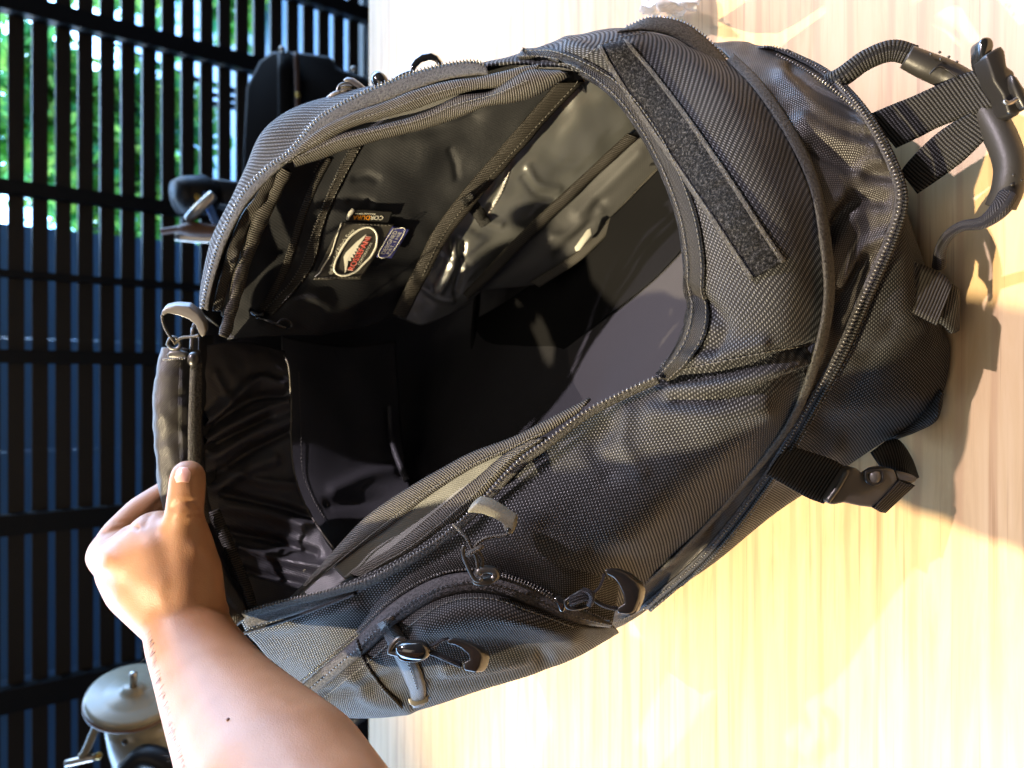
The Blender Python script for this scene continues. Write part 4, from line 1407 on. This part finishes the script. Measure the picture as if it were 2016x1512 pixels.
# ------------------------------------------------------------------ zip pulls
# A: grey hook-shaped pull hanging from the main zip with knotted cord and carabiner slider
za = empty('hook_zip_pull', tuple(P(960, 1060, .465))); za.parent = BAG
hook = [(916, 1012), (926, 1000), (938, 990), (961, 995), (985, 1009), (1000, 1020), (1014, 1027), (1013, 1040), (1009, 1054), (999, 1054), (992, 1044), (990, 1034), (972, 1022), (948, 1013), (930, 1011)]
prism('pull_grip', hook, .008, M['pullgrey'], za, t=.443, push=DV * .85 + XV * .5 - UV_ * .3, bev=.002, seg=3)
Vs, Fs = sphere_data(P(1001, 1043, .4432), .0014, sub=2)
add_obj('grip_hole', mesh_from('grip_hole', Vs, Fs), M['plastic'], za)
tube('pull_cord', [P(893, 1032, .452), P(908, 1048, .448), P(920, 1062, .446), P(928, 1078, .446), P(936, 1095, .447), P(940, 1112, .449), P(941, 1122, .451)], .0010, M['cord'], za, n=50, sides=8)
tube('pull_cord', [P(1000, 1053, .446), P(980, 1056, .447), P(958, 1059, .446), P(942, 1068, .445), P(936, 1078, .446), P(946, 1092, .447), P(950, 1106, .449), P(948, 1120, .451)], .0010, M['cord'], za, n=50, sides=8)
tube('cord_knot', [P(919, 1093, .446), P(930, 1086, .4445), P(942, 1080, .4445), P(950, 1074, .446)], .0015, M['cord'], za, n=16, sides=8)
loop_px('carabiner', [(914, 1074), (911, 1086), (916, 1104), (925, 1124), (934, 1140), (944, 1143), (949, 1138)], .452, .0013, M['gun'], za, closed=False, n=40)
loop_px('slider_hook', [(941, 1131), (944, 1124), (958, 1121), (972, 1124), (976, 1133), (970, 1140)], .451, .0026, M['gun'], za, closed=False, n=30)
prism('slider_body', [(928, 1142), (950, 1138), (974, 1134), (978, 1144), (966, 1153), (945, 1156), (931, 1152)], .006, M['gun'], za, t=.457, bev=.0015)

# B: pocket zip pull at the right end
zb = empty('pocket_zip_pull', tuple(P(1180, 1170, .46))); zb.parent = BAG
prism('slider_body', [(1088, 1178), (1100, 1174), (1116, 1180), (1122, 1188), (1114, 1196), (1112, 1206), (1102, 1206), (1098, 1192)], .007, M['gloss'], zb, t=.462, bev=.0015)
loop_px('pull_loop', [(1112, 1184), (1130, 1172), (1150, 1162), (1166, 1166), (1170, 1178), (1158, 1192), (1136, 1198), (1118, 1196)], .459, .0011, M['plastic'], zb, n=40)
for dq in (-6, 0, 6):
    tube('pull_cord', [P(1122, 1184 + dq, .457), P(1138, 1178 + dq, .456), P(1154, 1174 + dq * .8, .456), P(1164, 1178 + dq * .6, .457)], .0013, M['cord_dark'], zb, n=16, sides=8)
tube('cord_knot', [P(1148, 1162, .457), P(1160, 1166, .454), P(1166, 1178, .454), P(1160, 1192, .456)], .0018, M['cord_dark'], zb, n=16, sides=8)
tube('pull_cord', [P(1164, 1170, .457), P(1178, 1160, .458), P(1186, 1145, .460), P(1190, 1130, .462)], .0010, M['cord_dark'], zb, n=20, sides=8)
tube('pull_cord', [P(1166, 1178, .456), P(1184, 1190, .456), P(1200, 1196, .457), P(1216, 1198, .458)], .0013, M['cord_dark'], zb, n=20, sides=8)
grip = [(1188, 1120), (1206, 1118), (1232, 1128), (1252, 1145), (1261, 1160), (1258, 1180), (1248, 1204), (1238, 1210), (1214, 1208), (1214, 1196), (1228, 1188), (1226, 1170), (1218, 1152), (1208, 1138), (1192, 1130)]
prism('pull_grip', grip, .010, M['plastic'], zb, t=.455, push=DV * .8 - UV_ * .5 - XV * .2, bev=.0022, seg=3)

# C: pull on the pocket placket
zc = empty('placket_zip_pull', tuple(P(850, 1285, .46))); zc.parent = BAG
loop_px('slider_loop', [(766, 1284), (772, 1270), (784, 1258), (794, 1262), (796, 1276), (790, 1288)], .462, .0016, M['gun'], zc, n=30)
prism('slider_body', [(762, 1276), (776, 1272), (784, 1284), (776, 1290), (766, 1288)], .006, M['gun'], zc, t=.464, bev=.0012)
tube('pull_plug', [P(786, 1274, .455), P(796, 1278, .453), P(815, 1280, .452), P(832, 1280, .452), P(840, 1278, .454)], [.0035, .0052, .0058, .0056, .0036], M['gloss'], zc, n=30, sides=14)
loop_px('plug_wire', [(782, 1282), (790, 1296), (812, 1300), (832, 1296), (840, 1284)], .453, .0012, M['gloss'], zc, closed=False, n=24)
tube('pull_cord', [P(838, 1274, .454), P(854, 1270, .454), P(870, 1260, .455), P(884, 1258, .457)], .0012, M['cord_dark'], zc, n=20, sides=8)
tube('pull_cord', [P(838, 1282, .454), P(858, 1288, .453), P(880, 1298, .453), P(908, 1310, .455)], .0017, M['cord_dark'], zc, n=20, sides=8)
grip = [(878, 1258), (892, 1256), (912, 1262), (934, 1272), (946, 1284), (949, 1294), (944, 1312), (936, 1324), (912, 1320), (912, 1304), (924, 1298), (920, 1288), (906, 1276), (890, 1268), (880, 1268)]
prism('pull_grip', grip, .010, M['plastic'], zc, t=.450, push=DV * .8 - UV_ * .5 - XV * .3, bev=.0022, seg=3)
prism('grip_highlight', [(948, 1294), (951, 1296), (946, 1316), (938, 1326), (930, 1325), (936, 1318), (942, 1308)], .006, M['plastic_tan'], zc, t=.4525, bev=.001)  # added tan sliver paints the highlight along the grip
prism('grip_highlight', [(1260, 1166), (1264, 1168), (1261, 1188), (1252, 1208), (1240, 1215), (1238, 1211), (1248, 1204), (1257, 1186)], .006, M['plastic_tan'], zb, t=.4575, bev=.001)  # same painted highlight on the pocket pull

# D: triangular pull at the far corner
zd = empty('far_zip_pull', tuple(P(360, 650, .54))); zd.parent = BAG
grip = [(317, 622), (318, 613), (326, 606), (345, 602), (372, 604), (390, 618), (402, 636), (406, 652), (404, 662), (396, 664), (390, 654), (384, 640), (372, 630), (352, 622), (330, 617), (323, 622)]
prism('pull_grip', grip, .008, M['plastic_tan'], zd, t=.522, push=DV * .8 + XV * .5 + UV_ * .1, bev=.0015, seg=3)
tube('pull_cord', [P(319, 620, .523), P(321, 635, .525), P(328, 652, .528), P(338, 666, .532), P(346, 678, .535)], .0010, M['cord'], zd, n=30, sides=8)
tube('pull_cord', [P(392, 660, .523), P(378, 663, .526), P(362, 664, .529), P(352, 668, .532), P(346, 676, .535)], .0011, M['cord'], zd, n=30, sides=8)
loop_px('pull_ring', [(330, 678), (334, 668), (342, 664), (352, 670), (355, 680), (348, 687), (338, 686)], .534, .0013, M['gun'], zd, n=30)
prism('slider_body', [(326, 698), (334, 690), (350, 688), (364, 693), (368, 702), (350, 706), (330, 705)], .008, M['gun'], zd, t=.533, bev=.0018)
Vs, Fs = sphere_data(P(382, 708, .536), .0058, sc=(1, .8, .8), sub=3)
add_obj('slider_knob', mesh_from('slider_knob', Vs, Fs), M['plastic'], zd)
teeth('far_zip_teeth', line_on(None, [(322, 708, .532), (345, 707, .530), (366, 705, .531)], .001, 20), M['steel'], zd, step=.0016, r=.0008)
tube('far_zip_end', [P(380, 646, .545), P(378, 670, .543), P(377, 692, .541)], .0016, M['gun'], zd, n=8)

# E: clasps showing over the far right rim
ze = empty('rim_clasp', tuple(P(840, 125, .56))); ze.parent = BAG
prism('clasp_body', [(807, 142), (808, 128), (816, 116), (830, 107), (848, 104), (860, 110), (869, 122), (872, 132), (860, 130), (858, 122), (846, 118), (828, 124), (816, 136), (814, 146)], .012, M['gloss'], ze, t=.545, push=DV * .8 + XV * .4, bev=.0022, seg=3)
tube('clasp_lead', [P(814, 142, .55), P(795, 148, .552), P(778, 158, .553), P(768, 168, .553)], .0022, M['gloss'], ze, n=14)
tube('toggle', [P(741, 150, .558), P(745, 156, .556), P(752, 165, .555), P(762, 175, .555)], [.0042, .0058, .0060, .0045], M['gloss'], ze, n=20, sides=14)
zf = empty('rim_zip_pull', tuple(P(690, 170, .57))); zf.parent = BAG
prism('pull_grip', [(673, 158), (682, 154), (694, 156), (708, 166), (722, 178), (712, 182), (700, 172), (690, 166), (680, 162)], .007, M['plastic_tan'], zf, t=.565, push=DV * .8 + XV * .5, bev=.0015)
loop_px('pull_ring', [(664, 190), (666, 174), (674, 166), (688, 166), (697, 176), (697, 190)], .566, .0014, M['gun'], zf, closed=False, n=24)
for k in range(3):
    tube('pull_cord', [P(672, 172 + k * 7, .564), P(682, 170 + k * 7, .563), P(694, 172 + k * 7, .564)], .0013, M['cord'], zf, n=10, sides=8)
tube('slider_body', [P(648, 196, .568), P(658, 188, .566), P(672, 184, .566)], .0028, M['plastic_tan'], zf, n=8)

# ------------------------------------------------------------------ labels sewn to the inner wall
def poly_on(name, poly, key, off, mat, parent, n=14, thick=.0012, regkey=None):
    """a quad label lying on a sheet: corners TL, TR, BR, BL"""
    tl, tr, br, bl = [np.array(q, float) for q in poly]
    rows = []
    for f in np.linspace(0, 1, n):
        a = tl * (1 - f) + tr * f; b = bl * (1 - f) + br * f
        rows.append([('w', *on(key, *(a * (1 - g) + b * g), off)) for g in np.linspace(0, 1, n)])
    return patch(name, rows, n * 2, n * 2, mat, parent, thick=thick, key=regkey)


def text_poly(body):
    cu = bpy.data.curves.new('lettering', 'FONT')
    cu.body = body
    cu.resolution_u = 3
    ob = bpy.data.objects.new('lettering', cu)
    COL.objects.link(ob)
    dg = bpy.context.evaluated_depsgraph_get()
    me = bpy.data.meshes.new_from_object(ob.evaluated_get(dg))
    V = np.array([tuple(v.co) for v in me.vertices]); F = [tuple(p.vertices) for p in me.polygons]
    bpy.data.objects.remove(ob); bpy.data.curves.remove(cu); bpy.data.meshes.remove(me)
    V = V[:, :2]
    V[:, 0] -= V[:, 0].min()
    V[:, 0] /= V[:, 0].max()
    V[:, 1] /= .72
    return V, F


def text_on(name, body, base, height, key, off, mat, parent, up=None, grow=0.0):
    """lettering laid along a pixel baseline on a sheet; up = +1 left of travel, -1 right"""
    V, F = text_poly(body)
    bz = cr(np.array(base, float), 80)
    L = np.concatenate([[0], np.cumsum(np.linalg.norm(np.diff(bz, axis=0), axis=1))])
    L /= L[-1]
    tg = np.gradient(bz, axis=0); tg /= np.linalg.norm(tg, axis=1, keepdims=True)
    out = []
    for x, y in V:
        c = np.array([np.interp(x, L, bz[:, k]) for k in (0, 1)])
        t = np.array([np.interp(x, L, tg[:, k]) for k in (0, 1)])
        nrm = np.array(up, float) if up is not None else np.array([t[1], -t[0]])
        q = c + nrm * height * y
        out.append(on(key, q[0], q[1], off))
    o = add_obj(name, mesh_from(name, out, F, smooth=False), mat, parent)
    return o


lab = poly_on('brand_patch', [(672, 437), (776, 440), (708, 549), (616, 551)], 'inn', .004, M['patch'], BAG, regkey='lab')
K = 'lab'
tube('patch_edge', [on(K, *q, .0006) for q in cr(np.array([(673, 438), (664, 462), (655, 490), (650, 503), (636, 525), (630, 536), (620, 546)], float), 40)], .00055, M['white'], lab)
oval = [(727, 447), (737, 453), (742, 466), (740, 485), (731, 503), (724, 511), (714, 521), (702, 533), (683, 541), (667, 541), (658, 532), (660, 517), (667, 501), (676, 485), (689, 467), (706, 453), (717, 448)]
oc = cr(np.array(oval + oval[:1], float), 90)[:-1]
V, F, U = tube_data([on(K, *q, .0008) for q in oc], .0009, sides=8, closed=True)
add_obj('oval_ring', mesh_from('oval_ring', V, F), M['white'], lab)
wing = [(721, 461), (714, 474), (707, 484), (702, 489), (701, 495), (699, 500), (693, 508), (691, 515), (686, 515), (684, 522), (682, 531), (679, 536), (678, 521), (676, 506), (681, 497), (690, 488), (702, 476)]
wing = [(721, 461), (716, 470), (709, 480), (705, 484), (706, 489), (701, 489), (703, 495), (698, 495), (700, 501), (694, 500), (696, 508), (690, 506), (691, 514), (685, 513), (684, 522), (682, 531), (679, 537), (678, 521), (676, 506), (681, 497), (690, 488), (702, 476)]
fv = [on(K, *q, .0009) for q in wing]
add_obj('wing_emblem', mesh_from('wing_emblem', fv, [tuple(range(len(fv)))], smooth=False), M['white'], lab)
text_on('lettering', 'the bond of Rider\'s Spirit', [(654, 541), (657, 524), (667, 500), (684, 472), (700, 455)], 8.5, K, .0010, M['white'], lab)
text_on('lettering', 'ROSSEFANI', [(695, 533), (731, 466)], 13, K, .0010, M['pink'], lab, up=(-.92, -.1))
text_on('lettering', 'ROSSEFANI', [(694, 531), (729.5, 468)], 11, K, .0016, M['red'], lab, up=(-.92, -.1))
text_on('lettering', 'CORPORATION', [(708, 521), (733, 479)], 5.5, K, .0010, M['white'], lab, up=(-.92, -.1))
stitches('patch_stitching', K, [(680, 441), (725, 442), (772, 444)], M['thread'], lab, off=.0008, step=.003)
stitches('patch_stitching', K, [(622, 548), (660, 547), (704, 546)], M['thread'], lab, off=.0008, step=.003)
tg_ = poly_on('fabric_tab', [(695, 411), (772, 415), (763, 436), (681, 433)], 'inn', .006, M['blacktag'], BAG, regkey='tabl')
tube('tab_fold', [on('tabl', *q, .0004) for q in ((684, 432), (687, 424), (692, 417), (696, 412))], [.0010, .0016, .0018, .0014], M['white'], tg_, n=14)
text_on('lettering', 'DURA', [(729, 424.6), (696, 424)], 8.5, 'tabl', .0008, M['orange'], tg_, up=(-.28, 1))
text_on('lettering', 'COR', [(755, 425), (730, 424.6)], 8.5, 'tabl', .0008, M['white'], tg_, up=(-.28, 1))
text_on('lettering', 'Advanced Fabrics', [(740, 420), (699, 419.4)], 3.2, 'tabl', .0008, M['white'], tg_, up=(-.28, 1))
bt = poly_on('blue_label', [(772, 444), (804, 449), (768, 506), (739, 504)], 'inn', .005, M['bluetag'], BAG, regkey='blab')
br_ = cr(np.array([(774, 450), (797, 453), (767, 502), (745, 501), (774, 450)], float), 60)[:-1]
V, F, U = tube_data([on('blab', *q, .0003) for q in br_], .00032, sides=6, closed=True)
add_obj('label_border', mesh_from('label_border', V, F), M['white'], bt)
text_on('lettering', 'DESIGNED', [(757, 500), (783, 455)], 8.5, 'blab', .0006, M['white'], bt, up=(-.95, -.1))
text_on('lettering', 'PAT. I HIE', [(766, 500), (791, 457)], 6.5, 'blab', .0006, M['white'], bt, up=(-.95, -.1))
finish(BAG)
for o in list(BAG.children_recursive):
    if o.parent is not None and o.parent is not BAG and o.parent.type == 'EMPTY':
        o.matrix_parent_inverse = Matrix.Translation(-o.parent.location)

# ------------------------------------------------------------------ the forearm and hand holding the rim
def chain(pts, n=10):
    """(px, py, t, radius in px) -> spheres strung along the bone"""
    a = np.array(pts, float)
    out = []
    for i in range(len(a) - 1):
        for f in np.linspace(0, 1, n, endpoint=(i == len(a) - 2)):
            q = a[i] * (1 - f) + a[i + 1] * f
            out.append((P(q[0], q[1], q[2]), q[3] * q[2] / FPX))
    return out


sph = []
# forearm, wrist
sph += chain([(366, 1222, .500, 80), (372, 1255, .494, 82), (398, 1308, .481, 92), (432, 1370, .462, 108), (478, 1440, .438, 132), (560, 1560, .395, 178), (625, 1675, .36, 195)], 14)
sph += [(np.array(sph[-1][0]) + k * np.array([-.006, -.032, -.004]), .048 + .0006 * k) for k in range(1, 10)]
# back of the hand
sph += chain([(365, 1215, .502, 78), (305, 1150, .510, 78), (252, 1112, .520, 60), (212, 1095, .530, 42)], 10)
sph += chain([(352, 1190, .504, 76), (330, 1120, .505, 80), (312, 1070, .508, 66)], 9)
sph += chain([(340, 1130, .504, 80), (300, 1085, .511, 64), (268, 1078, .518, 50)], 8)
sph += chain([(330, 1215, .515, 62), (265, 1160, .533, 58), (232, 1128, .545, 44)], 8)
sph += chain([(352, 1150, .503, 76), (325, 1085, .503, 70), (290, 1100, .507, 72), (250, 1102, .516, 58)], 8)
# thumb
sph += chain([(368, 1200, .501, 74), (368, 1130, .501, 66), (366, 1075, .499, 54), (362, 1035, .496, 43), (363, 1005, .493, 37), (366, 980, .491, 37), (369, 955, .491, 36), (370, 939, .492, 36)], 9)
# index finger, bent at its knuckle and pinching from behind
sph += chain([(206, 1094, .530, 36), (232, 1052, .540, 34), (275, 1008, .552, 32), (325, 975, .562, 30), (372, 950, .568, 27), (396, 938, .570, 24)], 9)
# middle, ring and little finger curled behind
sph += chain([(222, 1112, .548, 36), (262, 1060, .568, 33), (320, 1030, .582, 30), (375, 1010, .580, 27), (398, 1005, .578, 24)], 8)
sph += chain([(238, 1140, .560, 34), (290, 1095, .582, 31), (345, 1070, .590, 28), (390, 1062, .582, 25)], 8)
sph += chain([(262, 1172, .562, 32), (320, 1140, .580, 28), (380, 1125, .578, 24), (410, 1130, .566, 22)], 8)
# heel of the hand showing past the wrist
sph += chain([(390, 1200, .520, 48), (418, 1196, .522, 30), (428, 1206, .520, 26)], 6)
parts = []
for c, r in sph:
    parts.append(sphere_data(c, r, sub=2 if r < .022 else 3) + (None,))
V, F, U = merge(parts)
tmp = add_obj('person', mesh_from('person', V, F))
m = tmp.modifiers.new('join', 'REMESH'); m.mode = 'VOXEL'; m.voxel_size = .0017
m = tmp.modifiers.new('relax', 'SMOOTH'); m.factor = .6; m.iterations = 30
dg = bpy.context.evaluated_depsgraph_get()
me = bpy.data.meshes.new_from_object(tmp.evaluated_get(dg))
bpy.data.objects.remove(tmp)
me.name = 'person'
nv = len(me.vertices)
co = np.empty(nv * 3); me.vertices.foreach_get('co', co); co = co.reshape(-1, 3)
no = np.empty(nv * 3); me.vertices.foreach_get('normal', no); no = no.reshape(-1, 3)
Q = topx(co)
facing = np.sum(no * (CAM - co), 1) > 0
disp = np.zeros(nv)
for poly, w, a in [
    ([(338, 1002), (352, 992), (372, 990), (392, 998)], 4, -.0011),        # thumb joint creases
    ([(340, 994), (358, 984), (386, 988)], 3, -.0006),
    ([(350, 1020), (372, 1012), (396, 1010)], 4, -.0009),
    ([(352, 1016), (380, 1012)], 10, .0010),
    ([(270, 1042), (256, 1030), (226, 1028)], 4, -.0007),                  # web between thumb and index
    ([(284, 1034), (296, 1010), (318, 984)], 6, -.0012),
    ([(206, 1050), (240, 1038), (270, 1040)], 4, -.0009),
    ([(196, 1082), (212, 1094), (208, 1112)], 15, .0022),                  # index knuckle
    ([(322, 1150), (316, 1170), (324, 1195)], 14, .0006),
    ([(345, 940), (352, 918)], 3, -.0004),
    ([(390, 1080), (412, 1110), (418, 1150)], 16, .0014),
]:
    c = cr(np.array(poly, float), 12) if len(poly) > 2 else poly
    disp += np.where(facing, a * np.exp(-(seg_dist(Q, list(c)) / w) ** 2), 0)
co += no * disp[:, None]
me.vertices.foreach_set('co', co.ravel())
me.polygons.foreach_set('use_smooth', [True] * len(me.polygons))
me.update()
PER = add_obj('person', me, M['skin'])
tag(PER, 'bare left forearm and hand pinching the bag\'s far rim between thumb and fingers', 'person')
reg('skin', co, [tuple(p.vertices) for p in me.polygons])
# thumb nail
nr = []
for py in (920, 928, 936, 944, 949):
    hw = {920: 10, 928: 15.5, 936: 17, 944: 16.5, 949: 14}[py]
    cx = 362 + (py - 920) * -.12
    nr.append([('w', *on('skin', cx + f * hw, py + abs(f) * 1.0, .0005 - .0006 * abs(f) ** 2)) for f in (-1, -.6, -.2, .2, .6, 1)])
patch('thumbnail', nr, 20, 20, M['nail'], PER, thick=.0006)
Vs, Fs = sphere_data(on('skin', 449, 1417, .0), .0011, sub=2)
add_obj('mole', mesh_from('mole', Vs, Fs), M['mole'], PER)
# fine hairs along the sunlit edge of the forearm
parts = []
r2 = np.random.default_rng(4)
for k in range(110):
    f = r2.uniform(0, 1)
    ex = np.interp(f, [0, .35, .7, 1], [287, 308, 330, 362]) + r2.uniform(-1, 7)
    ey = np.interp(f, [0, .35, .7, 1], [1235, 1330, 1420, 1520])
    b = on('skin', ex + 4, ey, 0)
    L = r2.uniform(.004, .009)
    d = (UV_ * r2.uniform(.3, 1) - XV * r2.uniform(.5, 1.2) - DV * r2.uniform(-.2, .5)); d /= np.linalg.norm(d)
    d2 = d + r2.normal(size=3) * .4
    parts.append(tube_data([b, b + d * L * .5, b + d * L * .5 + d2 * L * .5], [.00007, .00006, .00002], sides=3) + ())
V, F, U = merge(parts)
o = add_obj('arm_hair', mesh_from('arm_hair', V, F), M['hair'], PER); o['kind'] = 'stuff'
